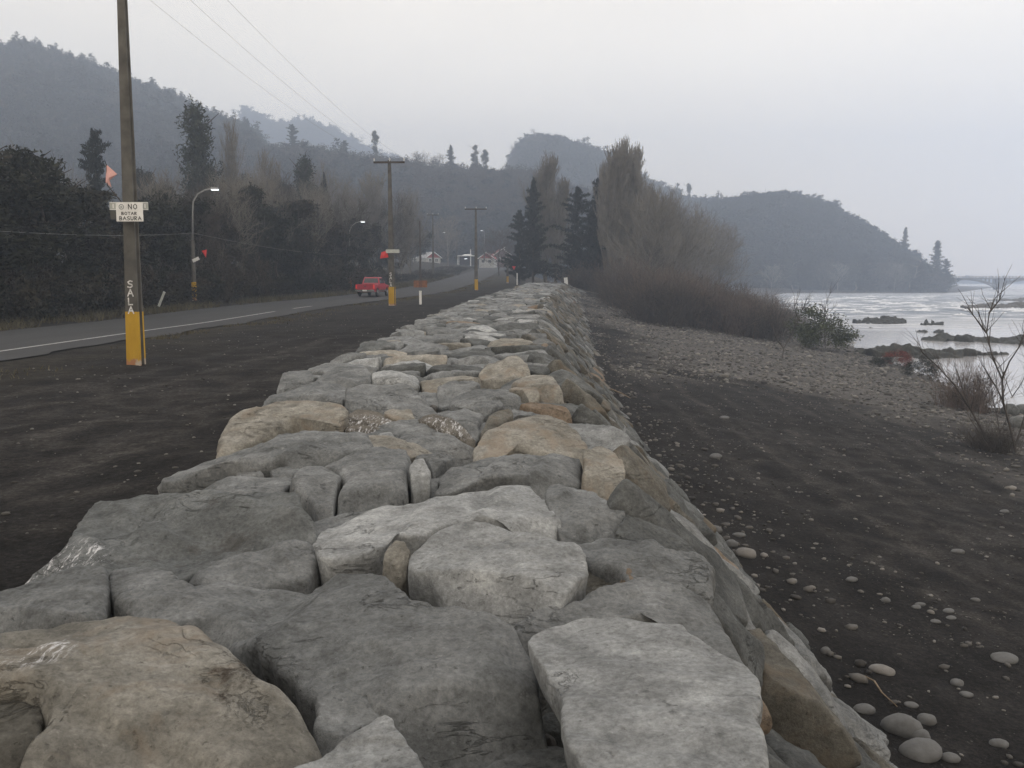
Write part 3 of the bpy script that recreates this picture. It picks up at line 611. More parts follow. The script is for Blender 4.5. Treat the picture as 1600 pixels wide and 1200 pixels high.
for i, (u, s, poly) in enumerate(cells):
    P_, N_ = unroll(u, s); wt = float(XR(s) - XL(s)); on_top = u < wt - .1
    lower = 0
    if s < 15.2 and u < wt + .35:
        if any(inside((P_.x, P_.y), t) for t in traced): continue
        
        if u < .55 and s < 14.3: continue
        lower = .42 if s < 14.3 else .12
    c_ = np.mean(poly, axis=0); pl = [((a - c_[0]) * .97, (b - c_[1]) * .965) for a, b in poly]
    P_, N_ = unroll(u + c_[0], s + c_[1])
    es = Vector((float(XR(s + .5) - XR(s - .5)) * .0, 1, 0)); 
    tl = Vector((rg.normal(0, .06 if on_top else .13), rg.normal(0, .07 if on_top else .13), 0)); N2 = (N_ + tl).normalized()
    eu = es.cross(N2).normalized(); es2 = N2.cross(eu).normalized()
    off = rg.uniform(-.07, .07) if on_top else rg.uniform(-.14, .10) - lower - .02
    dist = math.hypot(P_.x, P_.y)
    n, rr = (84, 15) if dist < 9 else ((48, 9) if dist < 22 else ((30, 5) if dist < 45 else (18, 3)))
    Vr, Qr, Tr = rock(pl, rg.uniform(.4, .55), 1000 + i, n, rr, facets=rg.integers(5, 9), rough=1.0, taper=.22, front=[(rg.normal(0, .5), rg.uniform(.3, .7), rg.uniform(.5, 1.3))])
    M = np.array([[eu.x, es2.x, N2.x], [eu.y, es2.y, N2.y], [eu.z, es2.z, N2.z]])
    r_ = rg.random(); cl = vnoise(np.array([[u * .6, s * .35, 0]]), 77)[0]
    if on_top: mi = 3 if r_ < .04 + .15 * (cl > .35) else (5 if r_ < .12 and cl > .3 else (1 if r_ < .18 else (2 if r_ < .36 else 0)))
    elif s < 11: mi = 4 if r_ < .30 else (2 if r_ < .76 else (5 if r_ < .82 else 0))
    else: mi = 4 if r_ < .38 + .15 * (cl > 0) else (5 if r_ < .42 else (2 if r_ < .86 else 0))
    Vw = Vr @ M.T; org = P_ + N2 * off
    (near_list if True else far_parts).append((dist, Vw, Qr, Tr, mi, org))
near_list.sort(key=lambda t: t[0])
NI = 298 - len(ROCKS)
for (dist, Vw, Qr, Tr, mi, org) in near_list[:NI]:
    link('rock', mesh_np('rock', Vw, Qr, Tr, [MATS[mi]], True), wall, org)
Vs, Qs, Ts, mq, mt_ = [], [], [], [], []; n0 = 0
for (dist, Vw, Qr, Tr, mi, org) in near_list[NI:]:
    Vs.append(Vw + np.array(org)); Qs.append(Qr + n0); Ts.append(Tr + n0); n0 += len(Vw); mq += [mi] * len(Qr); mt_ += [mi] * len(Tr)
fr_ = link('boulder_courses', mesh_np('boulder_courses', np.concatenate(Vs), np.concatenate(Qs), np.concatenate(Ts), MATS, True, mq + mt_), wall); tag(fr_, kind='stuff')

def ico(sub):
    import bmesh
    bm = bmesh.new(); bmesh.ops.create_icosphere(bm, subdivisions=sub, radius=1); V_ = np.array([v.co[:] for v in bm.verts]); T_ = np.array([[v.index for v in f.verts] for f in bm.faces]); bm.free(); return V_, T_
I1, I2, I3 = ico(1), ico(2), ico(3)
def stone_set(pos, size, ic, seed, flat=.5, lum=.14):
    """many rounded stones joined: pos (N,3), size (N,)"""
    rg = np.random.default_rng(seed); V0, T0 = ic; N = len(pos); tp = []
    for t in range(10):
        v = V0 * (1 + .28 * fbm(V0 * 1.1 + t * 7.1, t, 2)[:, None]); tp.append(v)
    tp = np.array(tp); ti = rg.integers(0, 10, N); sc_ = np.stack([size * rg.uniform(.8, 1.25, N), size * rg.uniform(.55, .95, N), size * flat * rg.uniform(.7, 1.2, N)], 1) * .5
    a = rg.uniform(0, 6.28, N); ca_, sa = np.cos(a), np.sin(a)
    Vb = tp[ti] * sc_[:, None, :]; X_ = Vb[:, :, 0] * ca_[:, None] - Vb[:, :, 1] * sa[:, None]; Y_ = Vb[:, :, 0] * sa[:, None] + Vb[:, :, 1] * ca_[:, None]
    Vb = np.stack([X_, Y_, Vb[:, :, 2]], 2) + pos[:, None, :]
    T_ = T0[None] + (np.arange(N) * len(V0))[:, None, None]
    return Vb.reshape(-1, 3), T_.reshape(-1, 3)
def cobble_mat(name, lo, hi):
    k = NT(name); rn = k.geo.outputs['Random Per Island']
    c = k.ramp(rn, [(0, lo), (.6, [(a + b) / 2 * .9 for a, b in zip(lo, hi)]), (1, hi)]); c = k.mix(.6, c, k.ramp(k.noise(14, 5, .6), [(.3, .7), (.7, 1.2)]), 'MULTIPLY')
    return k.done(c, .85, k.bump(k.noise(40, 4), .3, .01), .2)
COB = cobble_mat('river_cobble', (.045, .043, .041), (.24, .23, .215)); COB2 = cobble_mat('dark_pebble', (.03, .028, .027), (.21, .20, .19)); COB3 = cobble_mat('pale_cobble', (.06, .06, .06), (.135, .135, .136))
rg = np.random.default_rng(3)
def scatter(N, xlo, xhi, ylo, yhi, fn, ypow=1.0):
    y_ = ylo + (yhi - ylo) * rg.random(N) ** ypow; x_ = xlo + (xhi - xlo) * rg.random(N); k_ = rg.random(N) < fn(x_, y_); return x_[k_], y_[k_]
def gmask(x_, y_):
    Pq = np.stack([x_, y_, 0 * x_], 1); a_ = fbm(Pq * .12, 41, 4); b_ = fbm(Pq * .5, 47, 4)
    ed = np.interp(y_, [0, 20, 31, 45, 60, 75, 95, 400], [20, 17, 16.0, 13.5, 8.8, 7.8, 8.2, 9])
    m = np.clip((x_ - ed + a_ * 6 + b_ * 3.5) / 4.5 + .6, 0, 1) * (x_ > XF(y_) + .2) * (x_ < XW(y_) + 1.5)
    b2 = np.exp(-((y_ - 47 - .45 * (x_ - 10)) / 3.0) ** 2) * (x_ > 5) * (x_ < 22)
    return np.clip(m * (.45 + .7 * (b_ > -.1)) + b2, 0, 1)
x_, y_ = scatter(42000, 5, 40, 14, 118, gmask, 1.0); sz = .05 + .22 * rg.random(len(x_)) ** 1.6 * np.where(rg.random(len(x_)) < .06, 2.2, 1)
Vc, Tc = stone_set(np.stack([x_, y_, H(x_, y_) + sz * .12], 1), sz, I1, 1)
tag(link('cobbles', mesh_np('cobbles', Vc, None, Tc, [COB], True)), 'grey river cobbles strewn over the bank beside the water', 'cobbles', kind='stuff')
# pebbles on dark sand and on the verge
x_, y_ = scatter(30000, 3.2, 24, 4, 75, lambda a, b: (a > XF(b) + .05) * (a < 24) * (.3 + .6 * (fbm(np.stack([a * .4, b * .4, 0 * a], 1), 71, 3) > .05)), 1.6); sz = .018 + .10 * rg.random(len(x_)) ** 4
x2, y2 = scatter(2600, -11, -3, 4, 50, lambda a, b: (a < XL(b) - .2) * .5, 1.4); s2 = .02 + .05 * rg.random(len(x2)) ** 2
x3, y3 = scatter(5200, 3.3, 8.6, 9, 100, lambda a, b: np.clip(1.15 - (a - XF(b)) / 1.6, 0, 1) * (a > XF(b) - .1) * .8, 1.0); x3 = x3 + 0; s3 = .05 + .18 * rg.random(len(x3)) ** 2.2
xa = np.concatenate([x_, x2, x3]); ya = np.concatenate([y_, y2, y3]); sa_ = np.concatenate([sz, s2, s3])
Vc, Tc = stone_set(np.stack([xa, ya, H(xa, ya) + sa_ * .1], 1), sa_, I1, 2)
tag(link('pebbles', mesh_np('pebbles', Vc, None, Tc, [COB2], True)), 'small pebbles scattered over the dark sand and roadside soil', 'pebbles', kind='stuff')
GRS = simple('dry_grass', (.085, .075, .045), .9, noise=.45, scale=1.2)
rgg = np.random.default_rng(77); N = 26000; yg = 8 + 175 * rgg.random(N) ** 1.5; side = rgg.random(N)
xg = np.where(side < .5, XE(yg) + .15 + np.abs(rgg.normal(0, .9, N)), XE(yg) - RW - .3 - rgg.random(N) ** 1.5 * 3.2)
kg = fbm(np.stack([xg * .5, yg * .5, 0 * xg], 1), 91, 3) > np.where(side < .5, .12, -.25); xg, yg, side = xg[kg], yg[kg], side[kg]; n = len(xg)
hg = np.where(side < .5, rgg.uniform(.03, .12, n), rgg.uniform(.12, .5, n)); zg = H(xg, yg); a = rgg.uniform(0, 6.28, n); lx, ly = rgg.normal(0, .5, n) * hg, rgg.normal(0, .5, n) * hg; wd_ = .012 + yg * .00025
Vg = np.stack([np.stack([xg - np.cos(a) * wd_, yg - np.sin(a) * wd_, zg - .02], 1), np.stack([xg + np.cos(a) * wd_, yg + np.sin(a) * wd_, zg - .02], 1), np.stack([xg + lx, yg + ly, zg + hg], 1)], 1).reshape(-1, 3)
tag(link('dry_grass', mesh_np('dry_grass', Vg, None, np.arange(n * 3).reshape(-1, 3), [GRS], False)), 'dry grass and weeds along both road edges', 'grass', kind='stuff')
rgk = np.random.default_rng(31); N = 900; yk = .8 + 12 * rgk.random(N); xk = XL(yk) + .3 + (XR(yk) - XL(yk) - .3) * rgk.random(N); sk = .03 + .10 * rgk.random(N) ** 2
Vc, Tc = stone_set(np.stack([xk, yk, .16 + .22 * rgk.random(N)], 1), sk, I2, 9, flat=.8); ck = link('chink_stones', mesh_np('chink_stones', Vc, None, Tc, [COB2], False), wall); tag(ck, kind='stuff')
# single cobbles one can point at
CB = [(1408,1140,60,'largest grey cobble at the foot of the dike, lower right',.75),(1437,1153,34,'pale round cobble leaning on the largest grey cobble',.8),(1440,1178,70,'dark broad cobble below the pale round one',.5),(1448,1125,34,'small grey cobble behind the largest one',.6),
      (1570,1027,46,'long pale flat stone near the right edge of the sand',.35),(1378,1048,40,'dark flat cobble above the driftwood stick',.4),(1495,1066,24,'pale split cobble on the sand right of the stick',.6),(1497,860,22,'whitish flat pebble alone on the upper sand',.4),
      (1290,1022,17,'brown upright cobble against the dike foot',.9),(1432,948,17,'left pale pebble of the pebble cluster',.4),(1438,943,16,'rear pale pebble of the pebble cluster',.4),(1482,953,20,'rightmost pale pebble of the pebble cluster',.4),(1486,964,18,'low pale pebble at the right front of the cluster',.3),(1462,971,18,'front pale pebble of the pebble cluster',.3),(1454,956,12,'round brown pebble in the middle of the cluster',.7),
      (1166,868,32,'brownish cobble resting in the hollow by the dike foot',.6),(1142,852,22,'grey cobble behind the brownish one by the dike',.7),(1116,830,22,'grey cobble wedged against the face of the dike',.7),(1155,838,20,'flat cobble upslope beside the dike foot',.4),(1118,712,22,'lone pale stone on the sand beyond the dike foot',.5),(1570,795,16,'small pale stone near the right edge',.4),
      (1384,938,16,'dull cobble on the sand between stick and cluster',.7),(1330,910,20,'long dull stone lying flat on the sand',.4),(1525,935,14,'grey stone right of the pebble cluster',.5),(1132,652,18,'pale oblong stone far along the sand',.4),(1350,1107,36,'dark cobble half buried under the dike edge',.5),
      (1485,1187,30,'dark cobble at the bottom edge of the sand',.6),(1510,1085,22,'flat grey cobble near the bottom right',.4),(1560,1165,30,'low dark cobble by the bottom right corner',.5),(1424,1100,22,'dull flat cobble between stick and big cobble',.4)]
for i, (px, py, wpx, lab, fl) in enumerate(CB):
    q = at_z(px, py, -2.5)
    for _ in range(4): q = at_z(px, py, hz(q.x, q.y) + .02)
    wm = wpx / F * q.y * 1.02; V0, T0 = I3
    v = V0 * (1 + .22 * fbm(V0 * .9 + i * 3.3, i, 3)[:, None]) * np.array([1, .75, fl]) * wm / 2
    o = link('cobble', mesh_np('cobble', v, None, T0, [COB3 if i not in (5, 14, 15) else COB2], True), None, (q.x, q.y, float(H(np.array([q.x]), np.array([q.y]))[0]) + wm * fl * .16)); o.rotation_euler = (0, 0, rg.uniform(-.5, .5))
    tag(o, lab, 'stone', 'loose cobbles on the dark sand')
WOOD = simple('driftwood', (.22, .17, .12), .85, noise=.3, scale=20)
def gpt(px, py, up=0):
    q = at_z(px, py, -2.5)
    for _ in range(5): q = at_z(px, py, float(H(np.array([q.x]), np.array([q.y]))[0]) + up)
    return q
mb = MB(); mb.tube([gpt(1351, 1057, .06), gpt(1366, 1064, .05), gpt(1378, 1082, .04), gpt(1402, 1104, .03)], [.012, .011, .008, .004], 6)
tag(mb.build('driftwood_stick', WOOD, None, True), 'thin bent driftwood stick on the dark sand beside the dike', 'stick')
mb = MB(); mb.tube([gpt(955, 608, .1), gpt(972, 615, .25), gpt(985, 622, .1)], [.03, .03, .015], 6)
tag(mb.build('driftwood_branch', WOOD, None, True), 'pale short branch at the dike foot farther along', 'stick')

# ------------------------------------------------------------------ vegetation
def leaf_mat(name, lo, hi, trans=.0):
    k = NT(name); c = k.ramp(k.geo.outputs['Random Per Island'], [(0, lo), (.7, [(a + b) / 2 for a, b in zip(lo, hi)]), (1, hi)])
    c = k.mix(.7, c, k.ramp(k.noise(.5, 3), [(.35, .6), (.65, 1.25)]), 'MULTIPLY')
    return k.done(c, .8, None, .1)
LF_D = leaf_mat('leaf_dark', (.012, .014, .010), (.045, .046, .032)); LF_B = leaf_mat('leaf_brown', (.03, .026, .02), (.085, .072, .055))
LF_E2 = leaf_mat('leaf_olive_green', (.018, .023, .015), (.06, .066, .046)); LF_B2 = leaf_mat('leaf_olive', (.018, .017, .012), (.065, .058, .042)); LF_C = leaf_mat('needle_dark', (.008, .012, .010), (.030, .036, .028)); LF_E = leaf_mat('leaf_eucalyptus', (.025, .03, .024), (.085, .09, .07))
LF_F = leaf_mat('forest_canopy', (.010, .014, .014), (.038, .046, .040)); LF_F3 = leaf_mat('forest_pale', (.05, .056, .045), (.12, .125, .10)); LF_F2 = leaf_mat('forest_brown', (.04, .034, .028), (.09, .08, .068))
LF_G = leaf_mat('leaf_green', (.03, .036, .016), (.10, .11, .055)); LF_R = leaf_mat('leaf_rust', (.10, .028, .02), (.24, .06, .04))
BARK = simple('bark', (.055, .047, .04), .9, noise=.3, scale=5, bump=.5); BARKP = simple('bark_pale', (.15, .135, .115), .9, noise=.3, scale=5)
TWIG = simple('twig_brown', (.158, .148, .132), .9, noise=.25, scale=1.5); TWIGD = simple('twig_dark', (.062, .054, .048), .9, noise=.3, scale=2); TWIGR = simple('twig_red', (.12, .092, .078), .9, noise=.3, scale=2)
def leaves(n, lumps, size, seed, hole=.0, elong=1.6, shell=.45, droop=0):
    rg = np.random.default_rng(seed); Lm = np.array(lumps, float); wgt = (Lm[:, 3] * Lm[:, 4] * Lm[:, 5]) ** (2 / 3); wgt /= wgt.sum()
    li = rg.choice(len(Lm), n, p=wgt); d = rg.normal(size=(n, 3)); d /= np.linalg.norm(d, axis=1)[:, None]
    r = (shell + (1 - shell) * rg.random(n)) ; r = r * (1 + .25 * vnoise(d * 2.2 + Lm[li][:, :3], seed)); P_ = Lm[li][:, :3] + d * r[:, None] * Lm[li][:, 3:6]
    if hole:
        kp = fbm(P_ * (1.2 / max(size * 4, .4)), seed + 4, 2) > -hole * .5 + .0 - (1 - hole) * .5; P_ = P_[kp]; d = d[kp]
    n = len(P_); u = rg.normal(size=(n, 3)) + np.array([0, 0, -droop]); u /= np.linalg.norm(u, axis=1)[:, None]; v = np.cross(u, rg.normal(size=(n, 3))); v /= np.linalg.norm(v, axis=1)[:, None] + 1e-9
    s1 = size * rg.uniform(.6, 1.3, n)[:, None]; s2 = s1 / elong
    Vv = np.stack([P_ - u * s1, P_ + v * s2 * .6, P_ + u * s1, P_ - v * s2 * .6], 1).reshape(-1, 3)
    return Vv, (np.arange(n * 4).reshape(-1, 4))
def prisms(segs):
    S_ = np.array(segs); p0, p1, r0, r1 = S_[:, 0:3], S_[:, 3:6], S_[:, 6], S_[:, 7]; d = p1 - p0; d /= np.linalg.norm(d, axis=1)[:, None] + 1e-9
    a = np.where(np.abs(d[:, 2:3]) < .9, np.array([[0, 0, 1.]]), np.array([[1., 0, 0]])); u = np.cross(d, a); u /= np.linalg.norm(u, axis=1)[:, None]; v = np.cross(d, u); vs = []
    for p_, r_ in ((p0, r0), (p1, r1)):
        for k_ in range(3): an = k_ * 2.0944; vs.append(p_ + (u * math.cos(an) + v * math.sin(an)) * r_[:, None])
    Vv = np.stack(vs, 1).reshape(-1, 3); n = len(S_); b = (np.arange(n) * 6)[:, None, None]
    return Vv, (np.array([[0, 1, 4, 3], [1, 2, 5, 4], [2, 0, 3, 5]])[None] + b).reshape(-1, 4)
def bare(seed, H_, spread, nb, lev, r0, up=.5, tw=3, minr=.008, first=.25, nchild=4, wob=.15):
    rg = np.random.default_rng(seed); trunk, crown = [], []
    def br(p, d, ln, r, lv, out):
        n = 4 if lv >= lev - 1 else 3
        pts = [p]; dd = d
        for i in range(n):
            dd = dd + rg.normal(0, wob, 3); dd[2] += up * .12; dd = dd / np.linalg.norm(dd); q = pts[-1] + dd * ln / n
            ra = max(r * (1 - i / n * .6), minr); rb = max(r * (1 - (i + 1) / n * .6), minr); out.append((*pts[-1], *q, ra, rb)); pts.append(q)
        if lv > 0:
            for c in range(nchild + (rg.random() < .5)):
                t = rg.uniform(.25, 1); k_ = min(int(t * n), n - 1); pp = pts[k_] + (pts[k_ + 1] - pts[k_]) * (t * n - k_)
                s = rg.normal(size=3); s -= dd * (s @ dd); s /= np.linalg.norm(s); nd = dd * 1.0 + s * spread; nd[2] += up * .3; nd /= np.linalg.norm(nd)
                br(pp, nd, ln * rg.uniform(.4, .65), r * .45, lv - 1, crown)
    p = np.zeros(3); pts = [p]; n = 12; d = np.array([0, 0, 1.])
    for i in range(n):
        d = d + rg.normal(0, .04, 3); d[2] = 1; d /= np.linalg.norm(d); q = pts[-1] + d * H_ * .8 / n; trunk.append((*pts[-1], *q, r0 * (1 - i / n * .85), r0 * (1 - (i + 1) / n * .85))); pts.append(q)
    for b_ in range(nb):
        t = first + (1 - first) * (b_ + rg.random()) / nb; k_ = min(int(t * n), n - 1); pp = pts[k_] + (pts[k_ + 1] - pts[k_]) * (t * n - k_)
        a = b_ * 2.4 + rg.uniform(-.5, .5); nd = np.array([math.cos(a) * spread, math.sin(a) * spread, 1.0 * up + .15]); nd /= np.linalg.norm(nd)
        br(pp, nd, H_ * (.38 - .22 * t) * (1.3 if up < .8 else 1.0), r0 * .35 * (1.1 - t * .7), lev, crown)
    return prisms(trunk), prisms(crown)
TPL = {}
def tpl(name, trunk, crown, bark, leaf, h, w_, extra=None):
    a = mesh_np('trunk', *trunk, None, [bark], True) if trunk else None
    cV, cQ = crown; b = mesh_np('crown', cV, cQ, None, [leaf], False); ex = None
    if extra: ex = mesh_np('foliage', extra[0], extra[1], None, [extra[2]], False)
    TPL[name] = (a, b, h, w_, ex)
def simple_trunk(h, r, seed=0, limbs=5):
    rg = np.random.default_rng(seed); s = []; p = np.zeros(3)
    for i in range(6):
        q = p + np.array([rg.normal(0, .03) * h, rg.normal(0, .03) * h, h / 6]); s.append((*p, *q, r * (1 - i / 7), r * (1 - (i + 1) / 7)))
        if i > 1:
            for _ in range(2): a = rg.uniform(0, 6.3); e_ = q + np.array([math.cos(a) * h * .2, math.sin(a) * h * .2, h * .15]); s.append((*q, *e_, r * .4, r * .1))
        p = q
    return prisms(s)
rg = np.random.default_rng(8)
for t in range(4):   # dense dark broadleaf trees, 8 m
    lm = []
    for i in range(26): 
        z_ = rg.uniform(1.0, 7.0); rr = 2.3 * math.sin(min(z_ / 8, .98) * 2.6 + .35); a = rg.uniform(0, 6.3); q = rg.uniform(.2, 1) * rr
        lm.append((math.cos(a) * q, math.sin(a) * q, z_, rg.uniform(.5, 1.2), rg.uniform(.5, 1.2), rg.uniform(.4, 1.0)))
    Vl, Ql = leaves(9000, lm, .13, 50 + t, shell=.25)
    tpl('dark%d' % t, simple_trunk(6.5, .16, t), (Vl, Ql), BARK, LF_B2 if t == 3 else LF_D, 8, 5.4)
for t in range(3):   # thicket bush with bare shoots, 3 m
    lm = [(rg.uniform(-1.5, 1.5), rg.uniform(-1.5, 1.5), rg.uniform(.3, 2.0), rg.uniform(.4, .9), rg.uniform(.4, .9), rg.uniform(.4, .8)) for i in range(16)]
    a_, b_ = bare(70 + t, 3, .55, 16, 1, .03, .8, minr=.006, first=.02)
    Vl, Ql = leaves(4200, lm, .085, 60 + t, shell=.2)
    tpl('bush%d' % t, b_, (Vl, Ql), [TWIG, TWIGD, TWIG][t], [LF_B2, LF_D, LF_B][t], 3, 4)
def conifer(seed, H_, Rb, n, jag=.3, leafs=.22, start=.1, pw=.8):
    rg = np.random.default_rng(seed); lm = []; ls = []; 
    for i in range(n):
        t = start + (1 - start) * (i + .5) / n; z_ = t * H_; rr = Rb * (1 - t) ** pw * (1 + rg.normal(0, jag * .5)) + .15; a = i * 2.39996 + rg.uniform(-.3, .3)
        for q in np.arange(.2, 1.01, .16): lm.append((math.cos(a) * rr * q, math.sin(a) * rr * q, z_ + rr * q * .22 , .2 + .2 * rr * .6, .2 + .2 * rr * .6, .3 + .25 * (1 - q)))
        ls.append((0, 0, z_ - .1, math.cos(a) * rr * .9, math.sin(a) * rr * .9, z_ + rr * .18, .04, .012))
    ls += [(0, 0, 0, 0, 0, H_ * .97, .022 * H_, .02)]
    return prisms(ls), leaves(int(n * 190), lm, leafs, seed, shell=.05, elong=2.6)
a_, b_ = bare(14, 12, .75, 46, 2, .2, .6, minr=.012, first=.08, nchild=7); tpl('bare3', a_, b_, TWIG, TWIG, 12, 8)
a_, b_ = conifer(5, 14, 3.6, 90, .9); tpl('con0', a_, b_, BARK, LF_C, 14, 7.2)
a_, b_ = conifer(6, 14, 4.0, 80, 1.1, .25, .06, .6); tpl('con1', a_, b_, BARK, LF_C, 14, 8)
a_, b_ = conifer(7, 14, 2.6, 100, .8, .2, .02, .45); tpl('con2', a_, b_, BARK, LF_C, 14, 5.2)
# round pine
lm = [(rg.uniform(-2.4, 2.4), rg.uniform(-2.4, 2.4), rg.uniform(2.2, 5.4), rg.uniform(.4, 1), rg.uniform(.4, 1), rg.uniform(.4, .9)) for i in range(26)] + [(0, 0, 6.3, .5, .5, .9)]
tpl('pine_round', simple_trunk(5, .2, 9), leaves(7000, lm, .15, 90, shell=.2, elong=3), BARK, LF_C, 7, 6)
# eucalyptus: loose clumps on pale stems
for t in range(2):
    lm = []
    for i in range(34):
        z_ = rg.uniform(3.5, 14); a = rg.uniform(0, 6.3); q = rg.uniform(.1, 1.3) * (1 - abs(z_ - 9) / 12); lm.append((math.cos(a) * q, math.sin(a) * q, z_, rg.uniform(.4, .95), rg.uniform(.4, .95), rg.uniform(.5, 1.1)))
    tpl('euc%d' % t, simple_trunk(12.5, .22, 30 + t), leaves(9000, lm, .2, 95 + t, shell=.3, droop=.6, elong=2.6), BARKP, LF_E, 15, 4.8)
# bare trees
a_, b_ = bare(11, 12, .42, 40, 2, .16, .9, minr=.012, first=.15, nchild=5); tpl('bare0', a_, b_, TWIG, TWIG, 12, 4)
a_, b_ = bare(12, 11, .8, 26, 2, .18, .5, minr=.013, first=.22, nchild=6); tpl('bare1', a_, b_, TWIG, TWIG, 12, 7)
a_, b_ = bare(13, 11, .9, 30, 2, .18, .45, minr=.013, first=.2, nchild=6); tpl('bare2', a_, b_, TWIGD, TWIGD, 12, 7)
# columnar poplars: very dense upright shoots
for t in range(3):
    a_, b_ = bare(20 + t, 24, .22, 95, 2, .26, 1.6, minr=.016, first=.04, nchild=7, wob=.07); tpl('poplar%d' % t, a_, b_, BARKP, TWIG, 24, 5.5)
# winter shrub of upright shoots
for t in range(3):
    rgx = np.random.default_rng(40 + t); sg = []
    for i in range(420):
        x0, y0 = rgx.normal(0, .8, 2); d = np.array([rgx.normal(0, .35), rgx.normal(0, .35), 1]); d /= np.linalg.norm(d); ln = rgx.uniform(1.2, 3.4); p = np.array([x0, y0, 0])
        for j in range(3):
            d = d + rgx.normal(0, .14, 3); d /= np.linalg.norm(d); q = p + d * ln / 3; sg.append((*p, *q, .016 - j * .004, .012 - j * .004)); 
            for c in range(2): e_ = q + (d + rgx.normal(0, .5, 3)) * ln * .16; sg.append((*q, *e_, .008, .005))
            p = q
    lm = [(rgx.uniform(-1.2, 1.2), rgx.uniform(-1.2, 1.2), rgx.uniform(.4, 2.2), .8, .8, .7) for i in range(10)]
    Vl, Ql = leaves(1800, lm, .06, 45 + t, shell=.1)
    tpl('shrub%d' % t, None, prisms(sg), TWIG, TWIGD if t != 1 else TWIGR, 3.2, 3.4, (Vl, Ql, LF_B))
def grow(name, tn, px, depth, pytop, wpx, label, cat, group=None, pybase=None, rz=None, sink=.15, crownmat=None):
    a_, b_, h0, w0, ex = TPL[tn]; X_ = (px - 800) / F * depth / 1.0; z0 = hz(X_, depth) - sink
    if pybase is not None: z0 = at_y(px, pybase, depth).z
    zt = at_y(px, pytop, depth).z; h = max(zt - z0, .3); wd = wpx / F * depth
    X_ = at_y(px, (pytop + 440) / 2, depth).x
    o = empty(name, (X_, depth, z0), label, cat, group, rz if rz is not None else rg.uniform(0, 6.28))
    o.scale = (wd / w0, wd / w0, h / h0)
    if a_: link('trunk' if 'shrub' not in name and 'bush' not in name else 'stems', a_, o)
    link('crown' if 'shrub' not in name and 'bush' not in name else ('foliage' if a_ else 'stems'), b_, o)
    if ex: link('foliage', ex, o)
    return o
DT = 'dense dark trees of the roadside thicket'
lm = [(rg.uniform(-1.3, 1.3), rg.uniform(-1.3, 1.3), rg.uniform(.3, 2.3), rg.uniform(.3, .7), rg.uniform(.3, .7), rg.uniform(.3, .6)) for i in range(20)]
a_, b_ = bare(79, 3, .6, 20, 1, .03, .8, minr=.007, first=.02); tpl('paleb', b_, leaves(4500, lm, .07, 69, shell=.2), TWIG, LF_B, 3, 3.6)
lm = [(rg.normal(0, .38), rg.normal(0, .38), z_, rg.uniform(.9, 1.4) * math.sin(min(z_ / 11 * 2.6 + .5, 3.0)) * .9 + .25, rg.uniform(.8, 1.3), rg.uniform(.6, 1.1)) for z_ in np.linspace(1.0, 10.2, 42)]
tpl('oval', simple_trunk(9, .2, 19), leaves(11000, lm, .16, 97, shell=.15, elong=2), BARK, LF_E2, 11, 4.4)
def zone(px):
    return ('left of the nearest pole' if px < 190 else 'between the nearest pole and the first street lamp' if px < 305 else 'just right of the first street lamp' if px < 400 else 'midway between the two street lamps' if px < 480 else 'left of the second street lamp' if px < 540 else 'behind the red pickup')
def clear(px, d, m_):
    while (px - 800) / F * d > float(XE(d)) - RW - m_ and d < 170: d += 1
    return d
# roadside thicket, left: front to back
for i, (px, d, top, wpx) in enumerate([(-110,30,240,330),(-20,34,232,260),(70,38,246,220),(130,42,278,180),(185,44,312,170),(235,50,284,130),(285,54,292,150),(330,58,306,120),(395,60,280,110),(430,66,306,120),(372,64,300,110),(470,72,312,110),(515,80,328,90),(545,86,338,80),(580,95,346,60),
      (-60,44,205,260),(30,48,212,190),(100,56,262,160),(250,62,280,100),(500,92,322,90),(455,84,318,80),(560,110,338,70)]):
    d = clear(px, d, 5.5); top += rg.uniform(-20, 14) if px > 190 else 0; grow('broadleaf_tree', 'dark%d' % (i % 4), px, d, top, wpx, ('brownish' if i % 4 == 3 else 'dark') + ' dense leafy tree ' + zone(px) + (', farther back' if i > 14 else ''), 'tree', DT)
for i in range(46):
    t = i / 45; px = -70 + t * 670; d = 28 + 62 * t ** 1.2 + rg.uniform(0, 3); d = max(d, (19.7 + rg.uniform(1.5, 4)) / max((800 - px) / F, .05)) if px < 480 else 84 + (px - 480) * .12; d = clear(px, d, 4.2)
    hh_ = rg.uniform(2.2, 4.2); z0 = hz((px - 800) / F * d, d); top = 435 - (z0 + hh_ - CAMZ) / d * F
    grow('thicket_bush', 'bush%d' % (i % 3), px, d, top, rg.uniform(4.0, 5.5) / d * F, ['olive brown', 'dark', 'paler brown'][i % 3] + ' tangled roadside bush ' + zone(px), 'bush', 'bushes along the far road edge')
for i, (px, top, wpx) in enumerate([(15,205,90),(60,218,80),(110,250,90),(205,262,80),(245,255,70),(300,262,80),(350,250,80),(385,262,70),(410,248,70),(440,270,70),(490,268,70),(525,290,60),(555,300,50),(330,285,90),(270,290,90)]):
    d = clear(px, 40, 4.5) + rg.uniform(0, 12); grow('bare_tree', 'bare%d' % (1 + i % 2), px, d, top, wpx, 'leafless greyish thicket tree ' + zone(px), 'tree', 'leafless trees in the roadside thicket')
